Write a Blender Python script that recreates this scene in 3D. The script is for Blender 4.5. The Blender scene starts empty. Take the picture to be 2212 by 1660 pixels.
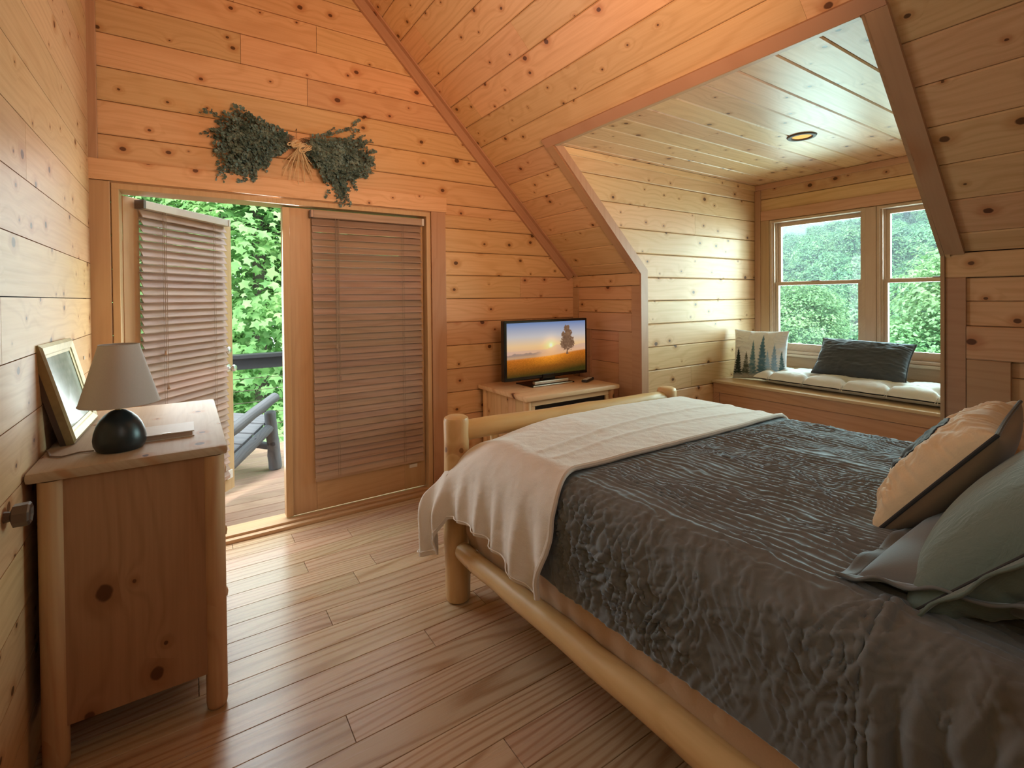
import bpy, bmesh, math, random
import numpy as np
from mathutils import Vector, Matrix, Quaternion
PI = math.pi
rnd = random.Random(7)
sc = bpy.context.scene
COL = sc.collection

# ------------------------------------------------------------------ camera
def setup_camera():
    f, yaw, pit, roll, cx, cy = 1061.6, -.587, .0103, -.0098, 1106.0, 654.1
    c, s = math.cos, math.sin
    Ry = np.array([[c(yaw), 0, s(yaw)], [0, 1, 0], [-s(yaw), 0, c(yaw)]])
    Rp = np.array([[1, 0, 0], [0, c(pit), -s(pit)], [0, s(pit), c(pit)]])
    Rr = np.array([[c(roll), -s(roll), 0], [s(roll), c(roll), 0], [0, 0, 1]])
    R = Rr @ Rp @ Ry
    w = lambda v: Vector((v[0], v[2], -v[1]))
    X, Y, Z = w(R[0]), -w(R[1]), -w(R[2])
    cam = bpy.data.cameras.new('camera'); o = bpy.data.objects.new('camera', cam); COL.objects.link(o)
    M = Matrix((X, Y, Z)).transposed().to_4x4(); M.translation = (0, 0, 1.43)
    o.matrix_world = M
    cam.sensor_width = 36; cam.lens = f / 2212 * 36
    cam.shift_x = 0; cam.shift_y = (cy - 830) / 2212
    cam.clip_start = .02; cam.clip_end = 2000
    sc.camera = o
setup_camera()
sc.view_settings.view_transform = 'Standard'; sc.view_settings.look = 'None'
sc.view_settings.gamma = 1; sc.view_settings.use_curve_mapping = False
sc.view_settings.exposure = -0.10
cy_ = sc.cycles
cy_.max_bounces = 6; cy_.diffuse_bounces = 3; cy_.glossy_bounces = 2; cy_.transmission_bounces = 4
cy_.transparent_max_bounces = 10; cy_.volume_bounces = 0
cy_.use_denoising = True; cy_.use_adaptive_sampling = True; cy_.adaptive_threshold = .03
cy_.sample_clamp_indirect = 6; cy_.caustics_reflective = False; cy_.caustics_refractive = False

# ------------------------------------------------------------------ world and lights
world = bpy.data.worlds.new('overcast_sky'); sc.world = world; world.use_nodes = True
bg = world.node_tree.nodes['Background']
bg.inputs[0].default_value = (.80, .92, 1.0, 1); bg.inputs[1].default_value = 6.2

def area(name, loc, target, size, power, color, sizey=None, spread=PI):
    l = bpy.data.lights.new(name, 'AREA'); l.energy = power; l.color = color
    l.shape = 'RECTANGLE'; l.size = size; l.size_y = sizey or size; l.spread = spread
    o = bpy.data.objects.new(name, l); COL.objects.link(o); o.location = loc
    o.rotation_euler = (Vector(target) - Vector(loc)).to_track_quat('-Z', 'Y').to_euler()
    return o
sun = bpy.data.lights.new('sun', 'SUN'); sun.energy = 6.0; sun.angle = .35; sun.color = (1, .97, .88)
so = bpy.data.objects.new('sun', sun); COL.objects.link(so)
so.rotation_euler = Vector((.62, .55, -1)).to_track_quat('-Z', 'Y').to_euler()
# area lights added to strengthen the daylight from dormer windows and open door
area('daylight_boost_window', (5.5, 1.62, 1.75), (0, 1.45, 1.30), 3.0, 400, (.60, .93, .93), 2.2)
area('daylight_boost_door', (.25, 3.50, 1.2), (.6, 0, .5), .7, 22, (.86, .97, 1.0), 1.9)
# unseen warm uplight added for the gable and slope, plus a weak rear fill
area('gable_fill_light', (1.0, .40, 2.05), (1.30, 3.3, 3.00), .8, 20, (1, .55, .30), None, math.radians(115))
area('rear_fill_light', (.5, -.45, 2.2), (1.3, 3, 1.0), .9, 4.4, (.96, .95, .86))

# ------------------------------------------------------------------ shader helpers
class NB:
    def __init__(s, name):
        s.m = bpy.data.materials.new(name); s.m.use_nodes = True
        s.t = s.m.node_tree; s.n = s.t.nodes; s.l = s.t.links
        s.b = s.n['Principled BSDF']; s.out = s.n['Material Output']
    def new(s, t, **k):
        n = s.n.new(t)
        for a, v in k.items(): setattr(n, a, v)
        return n
    def put(s, sock, v):
        if hasattr(v, 'is_linked') or isinstance(v, bpy.types.NodeSocket): s.l.new(v, sock)
        else: sock.default_value = v
    def math(s, op, a, b=0.0, c=0.0, clamp=False):
        n = s.new('ShaderNodeMath', operation=op, use_clamp=clamp)
        s.put(n.inputs[0], a); s.put(n.inputs[1], b); s.put(n.inputs[2], c); return n.outputs[0]
    def vmath(s, op, a, b=(0, 0, 0)):
        n = s.new('ShaderNodeVectorMath', operation=op)
        s.put(n.inputs[0], a); s.put(n.inputs[1], b); return n.outputs[0]
    def obj(s): return s.new('ShaderNodeTexCoord').outputs['Object']
    def rand(s): return s.new('ShaderNodeObjectInfo').outputs['Random']
    def noise(s, v, scale=5, detail=2, rough=.5, dist=0.0):
        n = s.new('ShaderNodeTexNoise'); s.put(n.inputs['Vector'], v)
        s.put(n.inputs['Scale'], scale); n.inputs['Detail'].default_value = detail
        n.inputs['Roughness'].default_value = rough; n.inputs['Distortion'].default_value = dist
        return n.outputs[0]
    def ramp(s, f, stops, interp='LINEAR'):
        n = s.new('ShaderNodeValToRGB'); r = n.color_ramp; r.interpolation = interp
        while len(r.elements) < len(stops): r.elements.new(.5)
        for e, (p, c) in zip(r.elements, stops):
            e.position = p; e.color = (c[0], c[1], c[2], 1) if not isinstance(c, (int, float)) else (c, c, c, 1)
        s.put(n.inputs[0], f); return n.outputs[0]
    def mix(s, f, a, b, mode='MIX'):
        n = s.new('ShaderNodeMix', data_type='RGBA', blend_type=mode)
        s.put(n.inputs[0], f)
        s.put(n.inputs[6], (*a, 1) if isinstance(a, tuple) and len(a) == 3 else a)
        s.put(n.inputs[7], (*b, 1) if isinstance(b, tuple) and len(b) == 3 else b)
        return n.outputs[2]
    def comb(s, x, y, z):
        n = s.new('ShaderNodeCombineXYZ'); s.put(n.inputs[0], x); s.put(n.inputs[1], y); s.put(n.inputs[2], z); return n.outputs[0]
    def sep(s, v):
        n = s.new('ShaderNodeSeparateXYZ'); s.put(n.inputs[0], v); return n.outputs
    def sstep(s, v, a, b, lo=0.0, hi=1.0):
        n = s.new('ShaderNodeMapRange', interpolation_type='SMOOTHSTEP')
        s.put(n.inputs[0], v); s.put(n.inputs[1], a); s.put(n.inputs[2], b); s.put(n.inputs[3], lo); s.put(n.inputs[4], hi); return n.outputs[0]
    def bump(s, h, strength=.3, dist=.002):
        n = s.new('ShaderNodeBump'); n.inputs['Strength'].default_value = strength; n.inputs['Distance'].default_value = dist
        s.put(n.inputs['Height'], h); s.l.new(n.outputs[0], s.b.inputs['Normal']); return n.outputs[0]
    def base(s, c, rough=.5, spec=.5):
        s.put(s.b.inputs['Base Color'], (*c, 1) if isinstance(c, tuple) and len(c) == 3 else c)
        s.put(s.b.inputs['Roughness'], rough); s.b.inputs['Specular IOR Level'].default_value = spec
        return s

def plain(name, c, rough=.5, spec=.5, metal=0.0, var=.06, bumpy=0.0, bscale=60):
    s = NB(name); n = s.noise(s.obj(), bscale, 2)
    col = s.mix(n, tuple(x * (1 - var) for x in c), tuple(min(1, x * (1 + var)) for x in c))
    s.base(col, rough, spec); s.b.inputs['Metallic'].default_value = metal
    if bumpy: s.bump(n, bumpy, .003)
    return s.m

def wood(name, light, dark, knotc=(.10, .035, .012), knots=.5, ring=(.45, .17, .05), grain=.5, lines=.35, lscale=1.0,
         var=.14, rough=.42, ust=.55, usl=7.0, krad=1.0, vertical=False, axis='x', bump=.25, kscale=5.0, spec=.4):
    """pine: streaky grain along the local X axis, growth-ring contours that bend round the knots, dark knots"""
    s = NB(name); p = s.obj(); x, y, z = s.sep(p)
    if axis == 'z': u, v, w = z, x, y
    elif axis == 'y': u, v, w = y, x, z
    else: u, v, w = x, y, z
    v = s.math('ADD', v, w)
    r = s.rand()
    u = s.math('MULTIPLY_ADD', r, 37.3, u); v2 = s.math('MULTIPLY_ADD', r, 91.7, v)
    # knots
    iso = s.comb(s.math('MULTIPLY', u, .8), v2, 0.0)
    vo = s.new('ShaderNodeTexVoronoi', voronoi_dimensions='2D', feature='F1'); s.put(vo.inputs['Vector'], iso)
    vo.inputs['Scale'].default_value = kscale
    d = vo.outputs['Distance']; cr = s.sep(vo.outputs['Color'])[0]
    wob = s.noise(s.comb(u, v2, 0.0), 34, 2, .6)
    d2 = s.math('MULTIPLY_ADD', s.math('SUBTRACT', wob, .5), .035, d)
    rad = s.math('MULTIPLY_ADD', s.math('POWER', s.math('MULTIPLY', s.math('MAXIMUM', s.math('SUBTRACT', cr, 1 - knots), 0.0), 1 / knots), 2.0), .075 * krad, .026 * krad)
    hasK = s.sstep(cr, 1 - knots, 1 - knots + .04)
    core = s.math('MULTIPLY', s.math('SUBTRACT', 1.0, s.sstep(d2, s.math('MULTIPLY', rad, .72), s.math('MULTIPLY', rad, 1.05))), hasK)
    halo = s.math('MULTIPLY', s.math('SUBTRACT', 1.0, s.sstep(d2, s.math('MULTIPLY', rad, .9), s.math('ADD', s.math('MULTIPLY', rad, 3.2), .02))), hasK)
    infl = s.math('MULTIPLY', s.math('POWER', 2.718, s.math('MULTIPLY', d, -7.0)), hasK)
    # growth rings as contours of a slow field
    slow = s.noise(s.comb(s.math('MULTIPLY', u, ust), s.math('MULTIPLY', v2, 3.2), 0.0), 1.0, 2, .45)
    F = s.math('ADD', s.math('MULTIPLY', v2, 9.0 * lscale), s.math('MULTIPLY', slow, usl * lscale))
    F = s.math('MULTIPLY_ADD', infl, 1.4, F)
    tri = s.math('PINGPONG', s.math('MULTIPLY', F, 3.2), 1.0)
    ln = s.sstep(tri, .45, .98)
    fine = s.noise(s.comb(s.math('MULTIPLY', u, 2.0), s.math('MULTIPLY_ADD', infl, .9, s.math('MULTIPLY', v2, 75.0)), 0.0), 1.0, 3, .6)
    blotch = s.noise(s.comb(s.math('MULTIPLY', u, 1.6), s.math('MULTIPLY', v2, 7.0), 0.0), 1.0, 2, .5)
    g = s.math('ADD', s.math('MULTIPLY', s.sstep(fine, .35, .72), grain * .45), s.math('MULTIPLY', ln, lines))
    g = s.math('ADD', g, s.math('MULTIPLY', s.sstep(blotch, .5, .78), .22 * grain), clamp=True)
    c = s.mix(g, light, dark)
    c = s.mix(s.math('MULTIPLY', halo, .55), c, ring)
    c = s.mix(s.math('MULTIPLY', core, .93), c, knotc)
    hv = s.new('ShaderNodeHueSaturation'); s.put(hv.inputs['Color'], c)
    s.put(hv.inputs['Value'], s.math('MULTIPLY_ADD', s.math('FRACT', s.math('MULTIPLY', r, 7.31)), 2 * var, 1 - var))
    s.put(hv.inputs['Hue'], s.math('MULTIPLY_ADD', s.math('FRACT', s.math('MULTIPLY', r, 13.7)), .018, .491))
    s.base(hv.outputs[0], s.math('MULTIPLY_ADD', fine, .12, rough - .06), spec)
    if bump: s.bump(s.math('ADD', s.math('MULTIPLY', fine, .6), s.math('MULTIPLY', core, -.8)), bump, .0015)
    return s.m

M = {}
M['pine'] = wood('knotty_pine', (.74, .47, .255), (.52, .265, .11), knots=.75, kscale=6.0, lines=.24, grain=.55, var=.09)
M['pine_trim'] = wood('pine_trim', (.54, .32, .185), (.40, .21, .105), knots=.12, kscale=2.5, lines=.22, grain=.4, var=.06)
M['pine_pale'] = wood('pale_pine', (.80, .62, .40), (.62, .40, .20), knots=.45, kscale=4.5, lines=.28, grain=.5, var=.08, rough=.38)
M['floor'] = wood('yellow_pine_floor', (.59, .405, .265), (.34, .165, .075), ust=.38, usl=4.2, knots=.08, kscale=2.4, lines=.60, lscale=1.7, grain=.55, var=.11, rough=.27, spec=.5)
M['deck'] = wood('deck_wood', (.46, .30, .225), (.28, .155, .11), knots=.14, kscale=3, lines=.3, grain=.5, var=.14, rough=.4)
M['door_wood'] = wood('door_wood', (.60, .40, .22), (.44, .26, .12), knots=.05, kscale=2, lines=.18, grain=.5, var=.03)
M['door_wood_z'] = wood('door_wood_upright', (.60, .40, .22), (.44, .26, .12), knots=.05, kscale=2, lines=.18, grain=.5, var=.03, axis='z')
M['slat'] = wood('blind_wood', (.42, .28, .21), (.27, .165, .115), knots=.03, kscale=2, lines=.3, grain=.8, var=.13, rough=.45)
M['log'] = wood('peeled_log', (.76, .49, .24), (.56, .30, .11), knots=.28, kscale=6, lines=.18, grain=.5, var=.05, rough=.38, knotc=(.24, .10, .03))
M['log_z'] = wood('peeled_log_upright', (.74, .48, .25), (.55, .29, .11), knots=.25, kscale=6, lines=.25, grain=.5, var=.05, rough=.38, axis='z', knotc=(.24, .10, .03))
M['log_y'] = wood('peeled_log_long', (.76, .49, .24), (.56, .30, .11), knots=.28, kscale=6, lines=.18, grain=.5, var=.05, rough=.38, axis='y', knotc=(.24, .10, .03))
M['dresser'] = wood('dresser_wood', (.44, .22, .13), (.30, .135, .07), knots=1.0, kscale=4.4, krad=1.05, lines=.3, grain=.6, var=.04, knotc=(.10, .03, .012), ring=(.28, .10, .04), rough=.48)
M['dresser_top'] = wood('dresser_top_wood', (.52, .38, .27), (.38, .24, .15), knots=.7, kscale=6, lines=.2, grain=.5, var=.03, rough=.52, spec=.25)
M['dresser_leg'] = wood('dresser_leg_wood', (.64, .40, .21), (.46, .22, .10), knots=.25, kscale=5, lines=.25, grain=.5, var=.04)
M['cab'] = wood('cabinet_pine', (.80, .58, .34), (.62, .36, .16), knots=.35, kscale=5, lines=.3, grain=.5, var=.05, rough=.36)
M['cab_z'] = wood('cabinet_pine_upright', (.76, .50, .27), (.58, .32, .14), knots=.3, kscale=5, lines=.3, grain=.5, var=.05)
M['sash'] = wood('window_sash_wood', (.60, .42, .30), (.46, .29, .19), knots=.03, kscale=2, lines=.15, grain=.4, var=.03)
M['bench'] = wood('bench_pine', (.68, .38, .235), (.52, .26, .14), knots=.1, kscale=3, lines=.3, grain=.5, var=.05)
M['bench_top'] = wood('bench_top_pine', (.72, .52, .34), (.55, .35, .2), knots=.1, kscale=3, lines=.2, grain=.4, var=.03)
M['grey_log'] = wood('weathered_log', (.15, .155, .165), (.07, .073, .082), knots=.2, kscale=5, lines=.3, grain=.8, var=.06, rough=.7, ring=(.15, .15, .16), knotc=(.06, .06, .07))
M['dark'] = plain('black_gap', (.012, .010, .010), .6)
M['black_paint'] = plain('black_paint', (.03, .032, .036), .5)
M['black_gloss'] = plain('black_gloss', (.008, .008, .009), .18)
M['metal'] = plain('brushed_metal', (.62, .60, .56), .28, metal=1.0)
M['dark_metal'] = plain('dark_metal', (.16, .12, .10), .35, metal=.7)
M['brass'] = plain('aged_brass', (.45, .36, .2), .35, metal=.9)
M['white_plastic'] = plain('white_plastic', (.75, .72, .66), .4)
M['cord'] = plain('cord', (.30, .21, .15), .8)
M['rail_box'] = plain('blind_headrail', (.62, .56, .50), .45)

def glass():
    s = NB('window_glass'); s.n.remove(s.b)
    t = s.new('ShaderNodeBsdfTransparent'); t.inputs[0].default_value = (.97, .99, .98, 1)
    g = s.new('ShaderNodeBsdfGlossy'); g.inputs['Roughness'].default_value = .02
    fr = s.new('ShaderNodeFresnel'); fr.inputs[0].default_value = 1.45
    mx = s.new('ShaderNodeMixShader'); s.l.new(s.math('MULTIPLY', fr.outputs[0], .6), mx.inputs[0]); s.l.new(t.outputs[0], mx.inputs[1]); s.l.new(g.outputs[0], mx.inputs[2])
    s.l.new(mx.outputs[0], s.out.inputs[0]); return s.m
M['glass'] = glass()

def fabric(name, c, c2=None, rough=.85, scale=220, bump=.15, sheen=.4, sheenc=(1, 1, 1), dent=0.0):
    s = NB(name); n = s.noise(s.obj(), scale, 2); n2 = s.noise(s.obj(), 9, 3)
    col = s.mix(n2, c, c2 or tuple(x * .86 for x in c))
    col = s.mix(s.math('MULTIPLY', n, .25), col, tuple(x * .6 for x in c))
    s.base(col, rough, .2); s.b.inputs['Sheen Weight'].default_value = sheen
    s.b.inputs['Sheen Roughness'].default_value = .4; s.b.inputs['Sheen Tint'].default_value = (*sheenc, 1)
    nb = s.bump(n, bump, .001)
    if dent:
        b2 = s.new('ShaderNodeBump'); b2.inputs['Strength'].default_value = dent; b2.inputs['Distance'].default_value = .006
        s.put(b2.inputs['Height'], s.noise(s.vmath('MULTIPLY', s.obj(), (1, .6, 1)), 26, 3, .6, 1.2)); s.l.new(b2.outputs[0], nb.node.inputs['Normal'])
    return s.m
M['quilt'] = fabric('charcoal_quilt', (.165, .172, .176), (.195, .20, .20), .72, 300, .2, .8, (.70, .85, 1))
M['throw'] = fabric('cream_fleece', (.85, .76, .69), (.90, .82, .76), .95, 260, .5, .6, dent=.25)
M['sham'] = fabric('sage_fabric', (.15, .20, .175), (.185, .23, .205), .8, 240, .2, .35, dent=.55)
M['tan'] = fabric('tan_fabric', (.80, .60, .38), (.84, .66, .44), .8, 260, .15, .3, dent=.3)
M['brown_back'] = fabric('brown_fabric', (.34, .23, .15), (.37, .26, .17), .8, 260, .15, .3)
M['piping'] = fabric('dark_piping', (.05, .045, .045), None, .8)
M['bear'] = fabric('navy_felt', (.05, .06, .075), None, .9)
M['charcoal'] = fabric('charcoal_velvet', (.055, .06, .072), (.08, .088, .10), .7, 200, .1, .9, (.8, .88, 1), dent=.3)
M['cushion'] = fabric('cream_canvas', (.78, .77, .76), (.84, .83, .83), .9, 300, .15, .3)
M['mattress'] = fabric('mattress_cover', (.66, .45, .30), (.70, .50, .35), .85, 160, .4, .2)
M['shade'] = fabric('lamp_shade_linen', (.56, .50, .48), (.59, .53, .51), .85, 320, .1, .2)
M['ceramic'] = plain('dark_ceramic', (.018, .026, .030), .32, .5, bscale=4)
M['raffia'] = fabric('raffia', (.78, .58, .34), None, .8)
M['twig'] = plain('twig', (.16, .12, .08), .8)

def leafmat(name, a, b, c, trans=.35, scale=1.5, objvar=.25):
    s = NB(name); n = s.noise(s.obj(), scale, 2); n3 = s.noise(s.obj(), scale * 9, 1)
    col = s.ramp(s.math('ADD', s.math('MULTIPLY', n, .6), s.math('MULTIPLY', n3, .4)), [(.32, a), (.5, b), (.66, c)])
    hv = s.new('ShaderNodeHueSaturation'); s.put(hv.inputs['Color'], col)
    s.put(hv.inputs['Value'], s.math('MULTIPLY_ADD', s.rand(), 2 * objvar, 1 - objvar))
    s.put(hv.inputs['Hue'], s.math('MULTIPLY_ADD', s.math('FRACT', s.math('MULTIPLY', s.rand(), 9.7)), .03, .485))
    s.base(hv.outputs[0], .5, .3)
    tr = s.new('ShaderNodeBsdfTranslucent'); s.l.new(hv.outputs[0], tr.inputs[0])
    mx = s.new('ShaderNodeMixShader'); mx.inputs[0].default_value = trans
    s.l.new(s.b.outputs[0], mx.inputs[1]); s.l.new(tr.outputs[0], mx.inputs[2]); s.l.new(mx.outputs[0], s.out.inputs[0])
    return s.m
M['maple'] = leafmat('maple_leaves', (.16, .36, .12), (.36, .62, .24), (.60, .78, .36), .5, .9, .12)
M['hill_leaf'] = leafmat('hillside_leaves', (.05, .17, .085), (.13, .32, .15), (.24, .46, .20), .35, .35, .28)
M['near_leaf'] = leafmat('bright_leaves', (.12, .27, .11), (.22, .41, .18), (.34, .52, .26), .4, .5, .15)
M['far_leaf'] = leafmat('far_forest', (.04, .13, .11), (.06, .17, .14), (.09, .22, .17), .1, .08, .1)  # leaf colour pushed blue-green, carrying some of the distance haze
M['bark'] = plain('bark', (.10, .08, .06), .9, bscale=20, var=.4, bumpy=.5)
M['ground'] = plain('forest_floor', (.03, .07, .03), .95, bscale=.5, var=.4)
M['euca'] = leafmat('eucalyptus_leaves', (.06, .105, .10), (.13, .205, .19), (.28, .38, .35), .1, 14, .05)

# ------------------------------------------------------------------ mesh helpers
def link(name, me, parent=None, mw=None):
    o = bpy.data.objects.new(name, me); COL.objects.link(o)
    if parent: o.parent = parent
    if mw is not None: o.matrix_local = mw
    return o
def mesh(name, verts, faces, mat=None, smooth=False):
    me = bpy.data.meshes.new(name); me.from_pydata([tuple(v) for v in verts], [], faces)
    if mat: me.materials.append(mat)
    if smooth: me.shade_smooth()
    me.update(); return me
def tag(o, label, cat=None, group=None, kind=None):
    if label: o['label'] = label
    if cat: o['category'] = cat
    if group: o['group'] = group
    if kind: o['kind'] = kind
    return o
def empty(name, loc=(0, 0, 0), rz=0.0):
    o = bpy.data.objects.new(name, None); COL.objects.link(o); o.location = loc; o.rotation_euler = (0, 0, rz)
    o.empty_display_size = .05; return o
def T(x, y, z): return Matrix.Translation((x, y, z))
X_, Y_, Z_ = Vector((1, 0, 0)), Vector((0, 1, 0)), Vector((0, 0, 1))
def pw(o):
    m = o.matrix_basis.copy()
    while o.parent: o = o.parent; m = o.matrix_basis @ m
    return m
class MB:
    """collects simple solids and links them as one mesh object"""
    def __init__(s): s.v = []; s.f = []
    def add(s, v, f):
        k = len(s.v); s.v += [tuple(a) for a in v]; s.f += [tuple(i + k for i in q) for q in f]; return s
    def box(s, x0, x1, y0, y1, z0, z1, b=0.0, rot=None):
        if b <= 0:
            v = [(x, y, z) for x in (x0, x1) for y in (y0, y1) for z in (z0, z1)]
            f = [(0, 1, 3, 2), (4, 6, 7, 5), (0, 4, 5, 1), (2, 3, 7, 6), (0, 2, 6, 4), (1, 5, 7, 3)]
        else:
            b = min(b, (x1 - x0) * .45, (y1 - y0) * .45, (z1 - z0) * .45)
            bm = bmesh.new(); bmesh.ops.create_cube(bm, size=1)
            for w in bm.verts: w.co = Vector(((x0 + x1) / 2 + w.co.x * (x1 - x0), (y0 + y1) / 2 + w.co.y * (y1 - y0), (z0 + z1) / 2 + w.co.z * (z1 - z0)))
            bmesh.ops.bevel(bm, geom=bm.edges[:], offset=b, segments=2, affect='EDGES', profile=.6)
            bm.verts.index_update(); v = [w.co.copy() for w in bm.verts]; f = [tuple(w.index for w in q.verts) for q in bm.faces]; bm.free()
        if rot is not None: v = [rot @ Vector(p) for p in v]
        return s.add(v, f)
    def tube(s, pts, rads, n=10, cap=True):
        pts = [Vector(p) for p in pts]; rads = rads if hasattr(rads, '__len__') else [rads] * len(pts)
        up = None; v = []; f = []
        for i, p in enumerate(pts):
            d = (pts[min(i + 1, len(pts) - 1)] - pts[max(i - 1, 0)]).normalized()
            if up is None: up = d.orthogonal().normalized()
            up = (up - d * up.dot(d)).normalized(); w = d.cross(up)
            for k in range(n): a = 2 * PI * k / n; v.append(p + (up * math.cos(a) + w * math.sin(a)) * rads[i])
        for i in range(len(pts) - 1):
            for k in range(n): f.append((i * n + k, i * n + (k + 1) % n, (i + 1) * n + (k + 1) % n, (i + 1) * n + k))
        if cap:
            f.append(tuple(range(n))[::-1]); f.append(tuple(range((len(pts) - 1) * n, len(pts) * n)))
        return s.add(v, f)
    def lathe(s, prof, n=32, c=(0, 0, 0)):
        v = []; f = []
        for r, z in prof:
            for k in range(n): a = 2 * PI * k / n; v.append((c[0] + r * math.cos(a), c[1] + r * math.sin(a), c[2] + z))
        for i in range(len(prof) - 1):
            for k in range(n): f.append((i * n + k, i * n + (k + 1) % n, (i + 1) * n + (k + 1) % n, (i + 1) * n + k))
        return s.add(v, f)
    def build(s, name, mat, parent=None, smooth=False, label=None, kind=None, grain=None, world=False):
        W = Matrix.Identity(4); vv = s.v
        if grain is not None:
            g = Vector(grain).normalized(); q = g.orthogonal().normalized()
            q = (Z_ - g * g.z).normalized() if abs(g.z) < .9 else (X_ - g * g.x).normalized()
            W = Matrix((g, q, g.cross(q))).transposed().to_4x4(); Wi = W.inverted(); vv = [tuple(Wi @ Vector(p)) for p in s.v]
        if world and parent is not None: W = pw(parent).inverted() @ W
        me = mesh(name, vv, s.f, mat)
        if smooth:
            me.shade_smooth()
            try: me.set_sharp_from_angle(angle=math.radians(38))
            except Exception: pass
        o = link(name, me, parent); o.matrix_basis = W
        if label: o['label'] = label
        if kind: o['kind'] = kind
        return o

def log_mesh(a, b, r0, r1=None, seed=0, n=14, ns=9, wob=.004, ends=.35):
    """a slightly uneven round log from a to b with softened ends; returned as (verts, faces) via MB"""
    r1 = r1 or r0; rr = random.Random(seed); a = Vector(a); b = Vector(b); L = (b - a).length; e = min(r0, r1) * ends
    ts = [0, e / L * .35, e / L] + [e / L + (1 - 2 * e / L) * k / ns for k in range(1, ns)] + [1 - e / L, 1 - e / L * .35, 1]
    pts = []; rad = []
    for i, t in enumerate(ts):
        p = a.lerp(b, t)
        if 2 < i < len(ts) - 3: p += Vector((rr.uniform(-wob, wob), rr.uniform(-wob, wob), rr.uniform(-wob, wob)))
        r = r0 + (r1 - r0) * t
        if i in (0, len(ts) - 1): r *= .72
        elif i in (1, len(ts) - 2): r *= .93
        else: r *= 1 + rr.uniform(-.03, .03)
        pts.append(p); rad.append(r)
    return pts, rad

# planks ------------------------------------------------------------
_pc = {}
def plank(name, parent, o, ux, vx, pts, mat, th=.018, bev=.005, kind=None, ends=False):
    """pts: (u0 at v0, u1 at v0, u0 at v1, u1 at v1, v0, v1) in the frame o + u*ux + v*vx; the face looks along ux x vx"""
    a0, a1, b0, b1, v0, v1 = pts
    h = v1 - v0; cs = [(v0, -th), (v0, -bev), (v0 + bev, 0), (v1 - bev, 0), (v1, -bev), (v1, -th)]
    nx = ux.cross(vx); key = (round(a1 - a0, 3), round(b0 - a0, 3), round(b1 - a0, 3), round(h, 4), mat.name, round(th, 4), round(bev, 4))
    if key not in _pc:
        v = []
        for side in (0, 1):
            for (vv, nn) in cs:
                t = (vv - v0) / h; u = (a0 + (b0 - a0) * t) if side == 0 else (a1 + (b1 - a1) * t)
                if ends and nn == 0: u += bev * .6 * (1 if side == 0 else -1)
                v.append((u - a0, vv - v0, nn))
        f = [(i, i + 6, i + 7, i + 1) for i in range(5)] + [(0, 1, 2, 3, 4, 5), (11, 10, 9, 8, 7, 6), (5, 11, 6, 0)]
        _pc[key] = mesh(name, v, f, mat)
    R = Matrix((ux, vx, nx)).transposed().to_4x4(); R.translation = Vector(o) + ux * a0 + vx * v0
    ob = bpy.data.objects.new(name, _pc[key]); COL.objects.link(ob)
    if parent: ob.parent = parent; ob.matrix_parent_inverse = Matrix.Identity(4)
    ob.matrix_local = R
    return ob
X_, Y_, Z_ = Vector((1, 0, 0)), Vector((0, 1, 0)), Vector((0, 0, 1))

def courses(seams, lo, hi):
    s = sorted(q for q in seams if lo + .02 < q < hi - .02); return list(zip([lo] + s, s + [hi]))
def lay(parent, o, ux, vx, seams, lo, hi, uf, mat, gap=.0016, joints=.3, th=.018, bev=.006, holes=(), name='plank'):
    """lay boards; uf(v) -> (u0,u1) limits; holes: (u0,u1,v0,v1)"""
    cuts = sorted(set([lo, hi] + [h[2] for h in holes if lo < h[2] < hi] + [h[3] for h in holes if lo < h[3] < hi]))
    for v0, v1 in courses(seams, lo, hi):
        # split course at hole edges so that the boards are notched round openings
        ed = [v0] + [c for c in cuts if v0 + .004 < c < v1 - .004] + [v1]
        for s0, s1 in zip(ed, ed[1:]):
            a0, a1 = uf(s0); b0, b1 = uf(s1); mid = (s0 + s1) / 2
            spans = [(min(a0, b0), max(a1, b1))]
            for h in holes:
                if h[2] <= mid <= h[3]:
                    ns = []
                    for p, q in spans:
                        if h[1] <= p or h[0] >= q: ns.append((p, q)); continue
                        if h[0] > p: ns.append((p, h[0]))
                        if h[1] < q: ns.append((h[1], q))
                    spans = ns
            for p, q in spans:
                js = [p]
                if q - p > 1.3 and rnd.random() < joints: js.append(p + (q - p) * rnd.uniform(.3, .7))
                js.append(q)
                for k in range(len(js) - 1):
                    A, B = js[k], js[k + 1]
                    g0 = 0 if k == 0 else .001; g1 = 0 if k == len(js) - 2 else .001
                    pa0 = max(A, a0) if k == 0 else A + g0; pb0 = max(A, b0) if k == 0 else A + g0
                    pa1 = min(B, a1) if k == len(js) - 2 else B - g1; pb1 = min(B, b1) if k == len(js) - 2 else B - g1
                    if pa1 - pa0 < .01 and pb1 - pb0 < .01: continue
                    pa1 = max(pa1, pa0 + .002); pb1 = max(pb1, pb0 + .002)
                    plank(name, parent, o, ux, vx, (pa0, pa1, pb0, pb1, s0 + (gap if s0 == v0 else 0), s1 - (gap if s1 == v1 else 0)), mat, th, bev)

# ------------------------------------------------------------------ dimensions (metres)
XL, XK, YG, YB = -.424, 2.894, 3.35, -.75       # left wall, knee wall, gable wall, rear wall
ZK = 1.61                                       # knee wall height; the roof climbs at 45 degrees from it
XW, YC0, YC1, ZD = 4.45, .77, 2.57, 2.448       # window wall, dormer cheeks, dormer ceiling
XH = XK + ZK - ZD                               # header edge of the dormer on the slope
DX0, DX1, DZ1 = -.318, 1.508, 2.06              # double door opening
ZR = XK + ZK - XL                               # slope height at the left wall

def structure(name, mb, mat, label=None, smooth=False):
    o = mb.build(name, mat, None, smooth); tag(o, label, None, None, 'structure'); return o

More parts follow.
